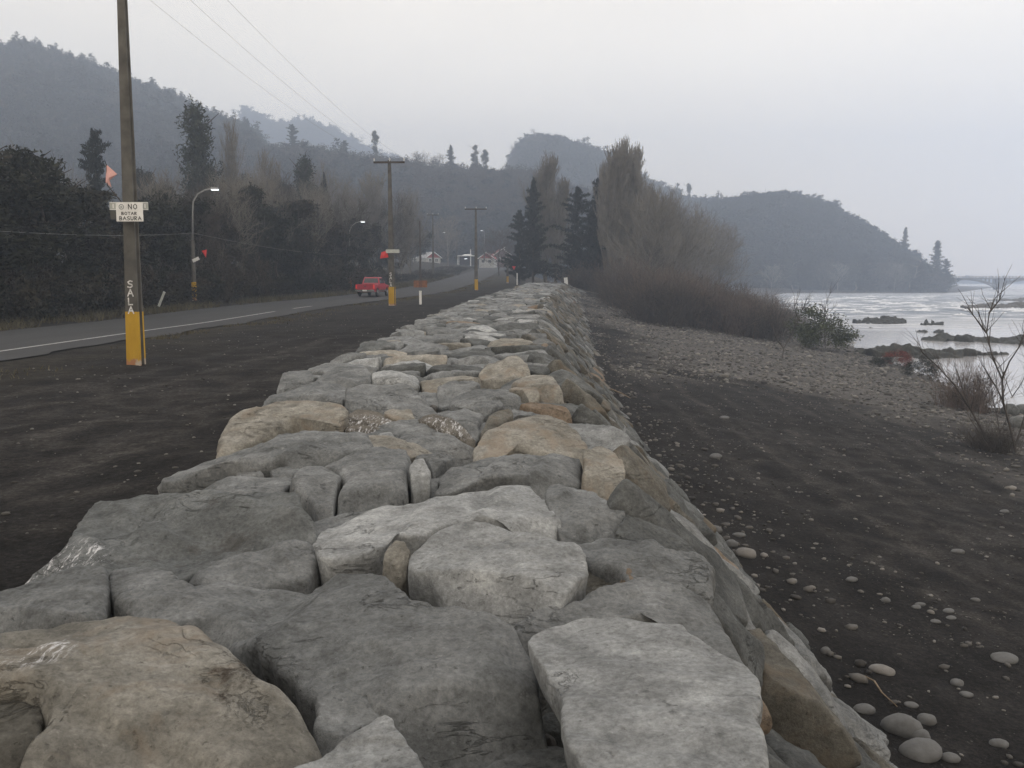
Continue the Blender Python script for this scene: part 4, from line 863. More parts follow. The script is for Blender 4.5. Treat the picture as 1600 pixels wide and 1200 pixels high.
for i, (px, top, wpx, d0) in enumerate([(352,262,70,105),(398,250,60,112),(432,238,64,118),(462,262,60,122),(505,262,60,126),(530,258,56,130),(575,272,64,136),(605,288,60,140),(640,300,56,150),(585,250,40,150),(410,285,80,95),(545,300,70,112),(490,298,60,108),(700,330,50,220),(625,322,60,128),(250,262,60,96)]):
    grow('bare_tree', ['bare3', 'bare1', 'bare0', 'bare2'][i % 4], px, clear(px, d0, 5), top, wpx, ['misty brown leafless tree above the roadside thicket', 'spreading misty leafless tree behind the roadside thicket', 'narrow misty leafless tree above the roadside thicket', 'dark misty leafless tree behind the roadside thicket'][i % 4], 'tree', 'misty leafless trees behind the thicket')
for i, (px, top, wpx, d0) in enumerate([(222,250,70,105),(262,278,60,118),(338,262,64,120),(386,258,50,126),(440,272,60,128),(495,282,54,132),(532,296,50,138),(590,312,54,150),(618,334,50,160)]):
    grow('broadleaf_tree', 'dark%d' % ((i * 3) % 4), px, clear(px, d0, 6), top, wpx, 'hazy dark tree behind the thicket ' + zone(px), 'tree', 'hazy dark trees behind the thicket')
for px, top, wpx in ((345, 372, 60), (378, 378, 55), (405, 392, 50)):
    grow('pale_bush', 'paleb', px, clear(px, 60, 3.2), top, wpx, 'paler grey brown brush on the slope between the street lamps', 'bush', 'pale brush between the street lamps')
# low grassy fringe bushes by the road up to the houses
for i in range(22):
    px = 590 + i * 8.2; d = 105 + i * 6.2; X_ = XE(d) - RW - rg.uniform(2, 6); pxx = 800 + X_ / d * F; hh_ = rg.uniform(1.0, 2.0); z0 = hz(X_, d); top = 435 - (z0 + hh_ - CAMZ) / d * F
    grow('verge_bush', 'bush%d' % (i % 3), pxx, d, top, rg.uniform(4, 7) / d * F, ['olive', 'dark', 'brown'][i % 3] + ' low bush on the left road bank ' + ('before the round pine' if pxx < 655 else 'between the pine and the carport' if pxx < 715 else 'below the houses'), 'bush', 'low bushes on the roadside bank')
NT_ = [('conifer','con1',152,80,205,80,'dark bushy conifer just left of the near utility pole','tree'),
 ('eucalyptus','oval',308,100,153,88,'tall loose eucalyptus standing highest above the thicket','tree'),
 ('bare_tree','bare0',367,105,190,45,'slender leafless tree right of the tall eucalyptus','tree'),
 ('bare_tree','bare1',275,98,250,70,'grey leafless tree low beside the eucalyptus','tree'),
 ('evergreen_tree','oval',478,120,238,58,'dark oval evergreen behind the second street lamp','tree'),
 ('conifer','con0',508,125,272,36,'small ragged conifer right of the dark oval evergreen','tree'),
 ('bare_tree','bare2',420,115,250,70,'brownish leafless tree left of the dark oval evergreen','tree'),
 ('bare_tree','bare2',450,130,262,60,'faint leafless tree just left of the dark oval evergreen','tree'),
 ('bare_tree','bare1',560,135,280,70,'pale leafless tree left of the crossarm pole','tree'),
 ('bare_tree','bare0',545,128,300,50,'thin leafless tree above the small street lamp','tree'),
 ('pine_tree','pine_round',655,190,340,46,'dark round pine beside the rising road','tree'),
 ('conifer','con0',833,125,280,52,'tall pointed conifer left of the pale poplar','tree'),
 ('conifer','con1',812,130,330,50,'shorter conifer at the left foot of the pointed one','tree'),
 ('conifer','con1',903,125,294,75,'wide dark conifer right of the pale poplar','tree'),
 ('conifer','con2',935,118,282,52,'darkest pointed conifer against the big poplars','tree'),
 ('conifer','con1',925,122,330,80,'low broad conifer under the darkest pointed one','tree'),
 ('poplar','poplar0',853,135,252,84,'pale leafless poplar between the two conifer groups','tree'),
 ('poplar','poplar1',966,112,240,92,'left broad leafless poplar of the tall pair','tree'),
 ('poplar','poplar2',996,116,230,86,'tallest leafless poplar in the group','tree'),
 ('poplar','poplar0',985,120,240,90,'leafless poplar squeezed behind the tall pair','tree'),
 ('poplar','poplar1',1036,118,298,88,'shorter leafless poplar right of the tall pair','tree'),
 ('bare_tree','bare1',1075,122,318,95,'spreading leafless tree right of the poplars','tree'),
 ('bare_tree','bare1',1104,160,330,85,'rightmost spreading leafless tree over the brush','tree'),
 ('bare_tree','bare2',1020,112,365,80,'low dark leafless tree at the poplar feet','tree'),
 ('bare_tree','bare1',1060,130,322,90,'leafless tree half hidden behind the spreading ones','tree'),
 ('bare_tree','bare1',870,130,350,60,'small leafless tree at the foot of the pale poplar','tree'),
 ('bare_tree','bare3',1046,122,306,90,'full leafless tree just right of the shorter poplar','tree'),
 ('bare_tree','bare3',1086,150,326,100,'broad pale leafless tree over the brush centre','tree'),
 ('bare_tree','bare3',1122,165,352,80,'lowest broad leafless tree at the right end of the group','tree'),
 ('bare_tree','bare3',1012,108,300,96,'leafless tree filling the foot of the tall poplars','tree'),
 ('poplar','poplar2',950,116,262,60,'leafless poplar nearest the darkest conifer','tree'),
 ('poplar','poplar1',868,138,285,60,'fainter leafless poplar right of the pale one','tree'),
 ('bare_tree','bare2',780,180,350,60,'distant leafless tree left of the conifers','tree'),
]
for (nm, tn, px, d, top, wp, lab, cat) in NT_:
    grow(nm, tn, px, d, top, wp, lab, cat)
for i in range(44):     # brown brush below the poplars, down to the water
    px = 800 + 170 + rg.uniform(0, 225); f = (px - 970) / 275
    d = rg.uniform(82, 112) - f * 6; hh_ = rg.uniform(3.4, 5.2) * (1 - .45 * f) ; X_ = (px - 800) / F * d
    if X_ > XW(d) + 1: continue
    z0 = hz(X_, d); top = 435 - (z0 + hh_ - CAMZ) / d * F
    grow('winter_shrub', 'shrub%d' % (i % 3), px, d, top, rg.uniform(3.8, 5.5) / d * F, ('reddish' if i % 3 == 1 else 'brown') + ' leafless shrub in the brush, ' + ('directly under the poplars' if px < 1040 else 'right of the poplars' if px < 1110 else 'near its river end'), 'shrub', 'leafless brush below the poplars')
for i in range(10):
    px = rg.uniform(880, 1000); d = rg.uniform(112, 122); z0 = hz((px - 800) / F * d, d); top = 435 - (z0 + rg.uniform(1.5, 3.5) - CAMZ) / d * F
    grow('winter_shrub', 'shrub%d' % (i % 3), px, d, top, 4.5 / d * F, 'low shrub in shade between conifers and poplars', 'shrub', 'low shrubs at the conifer feet')
# green bush by the water, with bare saplings
def grow_at(name, tn, px, pyb, pyt, wpx, lab, cat, group=None, zg=None):
    q = gpt(px, pyb); a_, b_, h0, w0, ex = TPL[tn]; h = at_y(px, pyt, q.y).z - q.z; o = empty(name, (q.x, q.y, q.z - .1), lab, cat, group, rg.uniform(0, 6)); wd = wpx / F * q.y; o.scale = (wd / w0, wd / w0, (h + .1) / h0)
    if a_: link('stems', a_, o)
    link('foliage' if a_ else 'stems', b_, o)
    if ex: link('foliage', ex, o)
    return o
lm = [(rg.uniform(-1.3, 1.3), rg.uniform(-1.3, 1.3), rg.uniform(.5, 2.3), rg.uniform(.4, .8), rg.uniform(.4, .8), rg.uniform(.4, .7)) for i in range(20)]
a_, b_ = bare(78, 3, .5, 14, 1, .04, .8, minr=.007, first=.02); tpl('greenbush', b_, leaves(6000, lm, .07, 66, shell=.2), TWIGD, LF_G, 3, 3.6)
lm = [(rg.uniform(-1.3, 1.3), rg.uniform(-1.3, 1.3), rg.uniform(.3, 1.5), rg.uniform(.4, .8), rg.uniform(.4, .8), rg.uniform(.3, .6)) for i in range(16)]
tpl('rustbush', b_, leaves(4500, lm, .06, 67, shell=.2), TWIGR, LF_R, 2.2, 3.6)
tpl('dullbush', b_, leaves(4500, lm, .06, 68, shell=.2), TWIGD, LF_D, 2.2, 3.6)
grow_at('green_bush', 'greenbush', 1289, 548, 464, 118, 'rounded green bush standing at the water edge', 'bush')
grow_at('dull_bush', 'dullbush', 1256, 532, 500, 50, 'duller low bush tucked left of the green one', 'bush')
grow_at('rust_bush', 'rustbush', 1402, 572, 541, 52, 'rust red bush on the stony shore', 'bush')
grow_at('dull_bush', 'dullbush', 1440, 592, 553, 66, 'dark olive bush right of the rust red one', 'bush')
grow_at('dull_bush', 'dullbush', 1372, 570, 552, 55, 'dark low bush left of the rust red one', 'bush')
grow_at('twig_bush', 'shrub1', 1510, 640, 572, 80, 'reddish twiggy bush behind the bare saplings', 'bush')
grow_at('twig_bush', 'shrub0', 1550, 703, 662, 70, 'brown twiggy undergrowth round the sapling feet', 'bush')
grow_at('twig_bush', 'shrub2', 1185, 505, 470, 60, 'outermost brown twiggy bush of the brush at the water', 'bush')
grow_at('twig_bush', 'shrub0', 1215, 512, 480, 50, 'small twiggy bush left of the leaning sapling', 'bush')
# bare saplings: measured polylines
def sapling(lab, depth, lines, tw=60, r=.02, seed=0):
    rgx = np.random.default_rng(seed); base = gpt(*lines[0][0]); Y0 = depth or base.y; sg = []; stem = []
    o = empty('bare_sapling', base, lab, 'sapling')
    for li, ln in enumerate(lines):
        off = rgx.normal(0, .12, 3) * (li > 0); pts = [np.array(at_y(a, b, Y0)) - np.array(base) for a, b in ln]
        for j, q in enumerate(pts): q[1] += .25 * math.sin(q[2] * 1.3 + seed) - .25 * math.sin(seed)
        n = len(pts); rr = np.linspace(r, r * .3, n) * (1 if li == 0 else .75)
        for j in range(n - 1):
            stem.append((*pts[j], *pts[j + 1], rr[j], rr[j + 1]))
            for c in range(int(min(tw // n, 1 + np.linalg.norm(pts[j + 1] - pts[j]) * 4))):
                if j < 1 and n > 3: continue
                t = rgx.random(); s = pts[j] * (1 - t) + pts[j + 1] * t; d = (pts[j + 1] - pts[j]); L1 = np.linalg.norm(d); d = d / L1 + rgx.normal(0, .38, 3); d[2] += .35; d /= np.linalg.norm(d); e_ = s + d * rgx.uniform(.3, .8); sg.append((*s, *e_, r * .3, r * .16))
                d2 = d + rgx.normal(0, .3, 3); e2 = e_ + d2 * rgx.uniform(.2, .5); sg.append((*e_, *e2, r * .16, r * .1)); d3 = d + rgx.normal(0, .5, 3); sg.append((*((s + e_) / 2), *((s + e_) / 2 + d3 * .35), r * .14, r * .09))
    link('stem', mesh_np('stem', *prisms(stem), None, [TWIGD], True), o); tag(link('twigs', mesh_np('twigs', *prisms(sg), None, [TWIGD], True), o), kind='stuff')
sapling('tallest bare sapling with forked grey stems at the right edge', None, [[(1587,708),(1575,660),(1560,625),(1554,590),(1540,555),(1537,520),(1545,490),(1556,465)],[(1554,590),(1565,565),(1585,540),(1605,505)],[(1537,520),(1525,500),(1512,480)],[(1560,625),(1545,600),(1530,580)],[(1545,490),(1562,470),(1566,455)]], 80, .05, 1)
sapling('thin upright sapling rising right of the forked one', None, [[(1585,700),(1592,650),(1594,600),(1596,560),(1600,520)],[(1592,640),(1604,600)]], 60, .035, 2)
sapling('crossing slanted sapling between the forked stems', None, [[(1578,625),(1592,598),(1606,570)],[(1582,622),(1570,600),(1558,570),(1546,545)]], 60, .035, 3)
sapling('leaning sapling left of the forked one', None, [[(1545,702),(1532,670),(1518,640),(1500,605),(1475,575),(1450,553),(1444,540)],[(1518,640),(1512,615),(1508,590)]], 80, .045, 4)
sapling('short dark sapling at the foot of the leaning one', None, [[(1548,705),(1535,680),(1521,655)],[(1566,706),(1565,660),(1562,620)]], 18, .04, 5)
sapling('forked leaning sapling on the stony bank left of the green bush', None, [[(1222,560),(1226,545),(1238,525),(1248,500),(1258,470)],[(1226,545),(1215,530),(1205,505),(1202,485)],[(1248,500),(1240,480),(1248,460)]], 40, .06, 6)
sapling('thin bare stems rising behind the green bush', None, [[(1290,540),(1285,500),(1290,470),(1305,445)],[(1275,545),(1268,500),(1262,468)]], 30, .04, 7)

# ------------------------------------------------------------------ hills with forest
FC = bpy.data.collections.new('forest_kinds')
def fkind(i, lumps, n, size, leaf, stem=True, elong=1.6, hole=0):
    Vl, Ql = leaves(n, lumps, size, 700 + i, shell=.15, elong=elong, hole=hole); sg = [(0, 0, -.12, 0, 0, .8, .018, .006)]; Vt, Qt = prisms(sg)
    V_ = np.concatenate([Vl, Vt]); Q_ = np.concatenate([Ql, Qt + len(Vl)]); o = bpy.data.objects.new('kind_%d' % i, mesh_np('kind_%d' % i, V_, Q_, None, [leaf, BARK], False, [0] * len(Ql) + [1] * len(Qt))); FC.objects.link(o)
rgf = np.random.default_rng(99)
def round_l(k_, r0, zl, zh): return [(rgf.normal(0, r0 * .45), rgf.normal(0, r0 * .45), rgf.uniform(zl, zh), rgf.uniform(.10, .17), rgf.uniform(.10, .17), rgf.uniform(.08, .14)) for _ in range(k_)]
for i in range(3): fkind(i, round_l(12, .3, .15, .8), 420, .055, LF_F)
for i in (3, 4): fkind(i, [(rgf.normal(0, .02), rgf.normal(0, .02), z_, .07 + .25 * (1 - z_), .07 + .25 * (1 - z_), .08) for z_ in np.linspace(.12, .95, 11)], 420, .05, LF_C, elong=1.8)
for i in (5, 6): fkind(i, round_l(12, .28, .2, .85), 420, .045, LF_F2, elong=3)
fkind(7, round_l(7, .35, .0, .35), 160, .04, LF_F3)
_fn = []
def forest_nodes():
    if _fn: return _fn[0]
    g_ = bpy.data.node_groups.new('forest_scatter', 'GeometryNodeTree'); g_.interface.new_socket('Geometry', in_out='INPUT', socket_type='NodeSocketGeometry'); g_.interface.new_socket('Geometry', in_out='OUTPUT', socket_type='NodeSocketGeometry')
    N_ = g_.nodes.new; gi = N_('NodeGroupInput'); go = N_('NodeGroupOutput'); ci = N_('GeometryNodeCollectionInfo'); ci.inputs['Collection'].default_value = FC; ci.inputs['Separate Children'].default_value = True; ci.inputs['Reset Children'].default_value = True
    ip = N_('GeometryNodeInstanceOnPoints'); ip.inputs['Pick Instance'].default_value = True
    def na(nm_, ty): a_ = N_('GeometryNodeInputNamedAttribute'); a_.data_type = ty; a_.inputs['Name'].default_value = nm_; return next(o_ for o_ in a_.outputs if o_.enabled and o_.name == 'Attribute')
    lk_ = g_.links.new; lk_(gi.outputs[0], ip.inputs['Points']); lk_(ci.outputs[0], ip.inputs['Instance']); lk_(na('idx', 'INT'), ip.inputs['Instance Index']); lk_(na('rot', 'FLOAT_VECTOR'), ip.inputs['Rotation']); lk_(na('scl', 'FLOAT_VECTOR'), ip.inputs['Scale']); lk_(ip.outputs[0], go.inputs[0])
    _fn.append(g_); return g_
M_hill = simple('hill_ground', (.045, .046, .038), .95, noise=.4, scale=.03)
def hill(name, crest, dc, base_d, zb, back, seed, ntree, th, mats, density_px=None, amp=6, fk=.45, tsz=(.5, 1.55), ntri=34, foot=None, label=None, rowtree=0):
    rgx = np.random.default_rng(seed); cx = np.array([c[0] for c in crest], float); cy = np.array([c[1] for c in crest], float)
    n = 140; px = np.linspace(cx[0], cx[-1], n); py = np.interp(px, cx, cy); nm = 44
    Vv = np.zeros((nm, n, 3))
    for i in range(n):
        D = dc(px[i]) if callable(dc) else dc; B = base_d(px[i]) if callable(base_d) else base_d
        top = at_y(px[i], py[i], D); bx = (px[i] - 800) / F * B; zb_ = min(zb(px[i]) if callable(zb) else zb, top.z - 1)
        for j in range(nm):
            t = j / (nm - 1) * 1.35
            if t <= 1: s = t; q = (bx + (top.x - bx) * s, B + (D - B) * s, zb_ + (top.z - zb_) * (math.sin(s * math.pi / 2) ** 1.05))
            else: s = (t - 1) / .35; q = (top.x + (px[i] - 800) / F * back * s, D + back * s, top.z - (top.z - zb_ + 6) * s ** 1.3 * .9)
            Vv[j, i] = q
    W = Vv.reshape(-1, 3); nz_ = fbm(W * .02, seed, 4) * amp; f_ = np.repeat((np.minimum(np.arange(nm) / (nm - 1) * 1.35, 1) * (1 - np.minimum(np.arange(nm) / (nm - 1) * 1.35, 1) ** 4 * .7))[:, None], n, 1).ravel() * 1.6; W[:, 2] += nz_ * f_
    ii = np.arange(nm * n).reshape(nm, n)
    tag(link(name, mesh_np(name, W, np.stack([ii[:-1, :-1].ravel(), ii[:-1, 1:].ravel(), ii[1:, 1:].ravel(), ii[1:, :-1].ravel()], 1), None, [M_hill], True)), kind='structure')
    G = W.reshape(nm, n, 3); jm = int((nm - 1) / 1.35)
    Pts = []
    a = rgx.random(ntree); b = rgx.random(ntree) ** .85; 
    fi = a * (n - 1); fj = b * jm; i0 = fi.astype(int).clip(0, n - 2); j0 = fj.astype(int).clip(0, nm - 2); u, v = (fi - i0)[:, None], (fj - j0)[:, None]
    Pp = G[j0, i0] * (1 - u) * (1 - v) + G[j0, i0 + 1] * u * (1 - v) + G[j0 + 1, i0] * (1 - u) * v + G[j0 + 1, i0 + 1] * u * v
    cr = rgx.random(rowtree) * (n - 1); i1 = cr.astype(int).clip(0, n - 2); uu = (cr - i1)[:, None]; Pc = G[jm, i1] * (1 - uu) + G[jm, i1 + 1] * uu; Pc = Pc + rgx.normal(0, 5, Pc.shape) * np.array([.3, 1, 0])
    Pp = np.concatenate([Pp, Pc]); N = len(Pp)
    nn = fbm(Pp * .012, seed + 2, 3); mv = fbm(Pp * .022 + 4, seed + 8, 3) + rgx.normal(0, .15, N)
    idx_ = rgx.integers(0, 3, N); idx_ = np.where(nn > .08, 3 + rgx.integers(0, 2, N), idx_); idx_ = np.where(mv > .18, 5 + rgx.integers(0, 2, N), idx_); idx_ = np.where(mv < -.36, 7, idx_)
    hs = .74 * th * np.exp(rgx.normal(0, .20, N)) * (1 + .4 * nn); ws = hs * rgx.uniform(1.0, 1.6, N)
    me = bpy.data.meshes.new('forest'); me.vertices.add(N); me.vertices.foreach_set('co', Pp.astype(np.float32).ravel())
    me.attributes.new('idx', 'INT', 'POINT').data.foreach_set('value', idx_.astype(np.int32))
    me.attributes.new('rot', 'FLOAT_VECTOR', 'POINT').data.foreach_set('vector', np.stack([0 * ws, 0 * ws, rgx.uniform(0, 6.28, N)], 1).astype(np.float32).ravel())
    me.attributes.new('scl', 'FLOAT_VECTOR', 'POINT').data.foreach_set('vector', np.stack([ws, ws, hs], 1).astype(np.float32).ravel()); me.update()
    fo = link('forest', me); tag(fo, label, 'forest', kind='stuff'); mo = fo.modifiers.new('trees', 'NODES'); mo.node_group = forest_nodes()
    return G
hill('far_ridge', [(380,180),(430,210),(480,206),(530,222),(560,240),(600,262),(680,290)], 1150, 900, 30, 200, 1, 2500, 18, [LF_F, LF_F2, LF_F3], amp=8, rowtree=260, label='palest wooded ridge seen behind the left hills')
hill('left_hill', [(-420,-10),(-200,66),(0,126),(50,130),(100,148),(215,186),(330,216),(390,236),(420,268),(460,320)], 640, 240, 5, 160, 2, 16000, 10, [LF_F, LF_F2, LF_F3], amp=11, rowtree=700, ntri=30, label='hazy wooded hill rising on the left')
hill('middle_ridge', [(300,310),(380,278),(440,268),(500,270),(560,280),(640,290),(700,296),(760,298),(800,298),(850,300),(930,330),(1010,350),(1080,370)], lambda p_: 420, lambda p_: 285, lambda p_: np.interp(p_, [820, 880], [6, -1.0]), 60, 3, 8000, 10, [LF_F, LF_F2, LF_F3], amp=4, rowtree=260, ntri=40, label='wooded ridge behind the houses')
hill('central_hill', [(760,340),(795,287),(808,252),(830,232),(870,231),(910,242),(960,266),(1010,300),(1060,325),(1110,338),(1160,350)], 700, 480, -3, 120, 4, 5000, 12, [LF_F, LF_F2, LF_F3], amp=6, rowtree=300, ntri=40, label='round wooded hill behind the poplars')
hill('right_hill', [(1020,360),(1100,332),(1150,319),(1230,317),(1290,332),(1345,362),(1395,400),(1430,430),(1452,450),(1468,457)], lambda p_: 560 - max(0, p_ - 1250) * .45, lambda p_: 414, -4.4, 140, 5, 9000, 9, [LF_F, LF_F2, LF_F3], amp=5, rowtree=320, ntri=40, label='wooded hill above the far river bank')
hill('far_shore', [(1440,446),(1500,444),(1560,445),(1640,443),(1750,440),(1900,436)], 1250, 1100, -4, 200, 6, 1500, 11, [LF_F, LF_F], amp=2, rowtree=200, ntri=20, label='faint low wooded shore beyond the bridge')
# single trees that stand out on the ridges
SK = [('eucalyptus','euc1',588,400,202,20,'thin tall tree sticking up from the ridge left of the crossarm pole'),('conifer','con1',460,400,195,34,'dark pointed conifer on the ridge near the pale far ridge'),
 ('conifer','con0',705,410,227,24,'pointed conifer on the ridge skyline'),('eucalyptus','euc0',742,410,224,22,'left tree of the open eucalyptus pair on the skyline'),('eucalyptus','euc1',758,412,232,20,'right tree of the open eucalyptus pair on the skyline'),
 ('conifer','con1',540,405,220,26,'dark conifer on the ridge between the pale ridge and the thin tree'),('bare_tree','bare1',660,415,232,38,'misty leafless tree on the skyline left of the conifer'),('bare_tree','bare1',685,415,236,30,'second misty leafless tree beside the skyline conifer'),
 ('eucalyptus','euc0',1058,560,284,12,'left of the two small skyline trees beyond the poplars'),('eucalyptus','euc1',1075,560,285,14,'right of the two small skyline trees beyond the poplars'),
 ('poplar','con2',1464,425,377,22,'upright tree at the river end of the right hill'),('conifer','con1',1478,424,405,26,'bushy tree where the bridge meets the bank'),('conifer','con2',1413,470,356,14,'lone pointed tree on the falling skyline of the right hill'),
 ('conifer','con1',1163,520,388,26,'round dark tree low on the right hill'),('eucalyptus','euc0',820,640,212,18,'tallest tree on the left shoulder of the round hill'),('eucalyptus','euc1',808,640,222,16,'open tree on the left edge of the round hill')]
for (nm, tn, px, d, top, wp, lab) in SK:
    base = {1464: 455, 1478: 455, 1413: 420, 1163: 415}.get(px, top + (58 if d < 500 else 40)); grow(nm, tn, px, d, top, wp, lab, 'tree', pybase=base)
for i, px in enumerate([1205,1235,1262,1285,1310,1335,1352,1378,1398,1420,1440]):
    grow('bank_tree', ['bare1','euc0','con1','bare2'][i % 4], px, 412, [408,402,412,398,405,400,396,402,405,400,410][i], 36, ['leafless tree on the far river bank below the right hill', 'loose tall eucalyptus on the far river bank', 'dark bushy conifer on the far river bank', 'darker leafless tree on the far river bank'][i % 4], 'tree', 'trees along the far river bank', pybase=458)

# ------------------------------------------------------------------ river rocks, boulders on the shore
def island(lab, px0, px1, py, hpx, seed, mat, flat=.5):
    a_, b_ = at_z(px0, py, ZW), at_z(px1, py, ZW); L_ = b_.x - a_.x; c_ = (a_ + b_) / 2; wd = max(L_ * .35, .8); n = 16
    th_ = np.linspace(0, 2 * math.pi, 22, endpoint=False); rgx = np.random.default_rng(seed)
    pl = np.stack([np.cos(th_) * L_ / 2, np.sin(th_) * wd * (1 + .3 * rgx.normal(size=22))], 1); Vr, Qr, Tr = rock(pl, 1.2, seed, 110, 26, facets=0, rough=.5, bev=.1, brk=.25)
    Vr[:, 2] = Vr[:, 2] * np.where(Vr[:, 2] > 0, 1, .8) + .45 * hpx / F * c_.y * (1 - .3 * (np.abs(Vr[:, 0]) / (L_ / 2)) ** 2)
    Vr[:, 2] += (fbm(Vr * np.array([.5, .5, 0]) + seed, seed, 5, .6) * 1.5 - .1) * hpx / F * c_.y + np.abs(fbm(Vr * 1.6, seed + 3, 3)) * .35 - .1
    o = link('river_rock', mesh_np('river_rock', Vr, Qr, Tr, [mat], True), None, (c_.x, c_.y, ZW)); tag(o, lab, 'rock', 'rocks in the river')
WETR = rock_mat('rock_wet', (.035,.035,.03), (.06,.06,.052), (.10,.098,.088))
island('long dark rock shelf nearest the shore, behind the rust red bush', 1325, 1520, 553, 14, 301, WETR)
island('dark thin tail of the nearest rock shelf', 1500, 1575, 553, 6, 302, WETR)
island('middle dark rock shelf in the calm water', 1440, 1532, 532, 10, 303, WETR)
island('right long rock shelf reaching the photo edge', 1512, 1640, 534, 8, 304, WETR)
island('left upper rock bar below the rapids', 1333, 1415, 505, 9, 305, WETR)
island('pale rounded rock at the end of the upper bar', 1438, 1474, 508, 8, 306, WETR)
island('small rock left in front of the upper bar', 1433, 1452, 519, 6, 307, WETR)
island('small rock right in front of the upper bar', 1460, 1472, 520, 5, 308, WETR)
island('tiny rock close to the green bush', 1350, 1362, 512, 4, 309, WETR)
island('low rock by the shore right of the green bush', 1322, 1342, 526, 5, 310, WETR)
island('long flat gravel bar far out in the river', 1505, 1680, 483, 9, 311, OLIVE)
island('thin far gravel bar nearest the bridge', 1545, 1680, 470, 4, 312, OLIVE)
for (px, py, wp, lab) in [(1579,648,28,'dark round boulder at the water edge, left of two'),(1597,647,26,'brown round boulder at the water edge, right of two'),(1590,668,30,'low dark boulder in front of the two round ones')]:
    q = gpt(px, py); wm = wp / F * q.y; V0, T0 = I3; v = V0 * (1 + .2 * fbm(V0 * 1.1 + px, px, 3)[:, None]) * np.array([1, .8, .75]) * wm / 2
    tag(link('shore_boulder', mesh_np('shore_boulder', v, None, T0, [DARK], True), None, (q.x, q.y, q.z + wm * .22)), lab, 'boulder')

# ------------------------------------------------------------------ roadside furniture
CONC = simple('concrete', (.095, .092, .086), .9, noise=.35, scale=3, bump=.3)
k = NT('yellow_paint'); sp_ = k.t.nodes.new('ShaderNodeSeparateXYZ'); tcn = k.t.nodes.new('ShaderNodeTexCoord'); k.lk(tcn.outputs['Object'], sp_.inputs[0])
wn = k.ramp(k.math('ADD', k.math('MULTIPLY', sp_.outputs['Z'], 2.6), k.math('MULTIPLY', k.noise(9, 5, .6, k.map((1, 1, .3))), 1.0)), [(.85, 1.0), (1.02, 0.0)])
c = k.ramp(k.noise(4, 5, .6, k.map((1, 1, .3))), [(.3, (.40, .235, .022)), (.7, (.50, .31, .035))]); c = k.mix(wn, c, k.ramp(k.noise(5, 3), [(.45, (.34, .17, .09)), (.55, (.42, .36, .30))]))
YEL = k.done(c, .75, None, .2)
ORP = simple('orange_paint', (.24, .09, .025), .8, noise=.25, scale=4); WHITE = simple('white_paint', (.72, .72, .72), .7, noise=.1, scale=6); STEEL = simple('galvanised_steel', (.28, .28, .28), .5, metal=.4)
REDC = simple('red_cloth', (.62, .05, .05), .8, noise=.15); PINKC = simple('faded_pink_cloth', (.62, .36, .34), .8, noise=.15, scale=4); BLACK = simple('black_lettering', (.02, .02, .022), .7); GRAF = simple('white_graffiti', (.60, .60, .60), .8, noise=.35, scale=14)
SIGNG = simple('sign_grey', (.42, .44, .42), .6, noise=.15); INS = simple('insulator', (.55, .56, .58), .3); LAMPON = simple('lamp_lit', (.9, .92, 1), .3, emit=((.9, .95, 1), 2.2)); DWOOD = simple('dark_wood', (.06, .05, .042), .9, noise=.3)
STK = {'S': [[(.9,.9),(.5,1),(.1,.8),(.3,.55),(.8,.45),(.9,.2),(.5,0),(.05,.1)]], 'A': [[(0,0),(.5,1),(1,0)],[(.2,.38),(.8,.38)]], 'L': [[(.1,1),(.1,0),(.85,.05)]], 'N': [[(.05,0),(.05,1),(.9,0),(.9,1)]], 'O': [[(.5,1),(.1,.75),(.05,.3),(.5,0),(.92,.3),(.9,.75),(.5,1)]],
       'B': [[(.1,0),(.1,1),(.7,.95),(.75,.65),(.1,.52),(.8,.42),(.85,.1),(.1,0)]], 'T': [[(.5,0),(.5,1)],[(.0,1),(1,.96)]], 'R': [[(.1,0),(.1,1),(.75,.92),(.75,.6),(.1,.5),(.85,0)]], 'U': [[(.08,1),(.1,.25),(.45,0),(.85,.25),(.9,1)]],
       'a': [[(.0,.15),(.15,.75),(.5,1),(.85,.75),(.95,.2),(.6,.0),(.3,.1)],[(.2,.3),(.8,.5)]]}
def strokes(text, x0, z0, w_, h_, gap, th_, fn, mb, vertical=False):
    cx_, cz_ = x0, z0
    for ch in text:
        if ch != ' ':
            for st in STK[ch]:
                st = [(cx_ + a * w_, cz_ + b * h_) for a, b in st]
                for (a, b) in zip(st[:-1], st[1:]):
                    d = np.array(b) - np.array(a); L_ = np.linalg.norm(d) + 1e-6; d = d / L_; nrm = np.array([-d[1], d[0]]) * th_ / 2; a_ = np.array(a) - d * th_ * .3; b_ = np.array(b) + d * th_ * .3
                    m_ = 3; V_ = []
                    for t in np.linspace(0, 1, m_): p_ = a_ * (1 - t) + b_ * t; V_ += [fn(*(p_ + nrm)), fn(*(p_ - nrm))]
                    mb.add(V_, [(2*i, 2*i+1, 2*i+3, 2*i+2) for i in range(m_ - 1)])
        if vertical: cz_ -= h_ + gap
        else: cx_ += w_ + gap
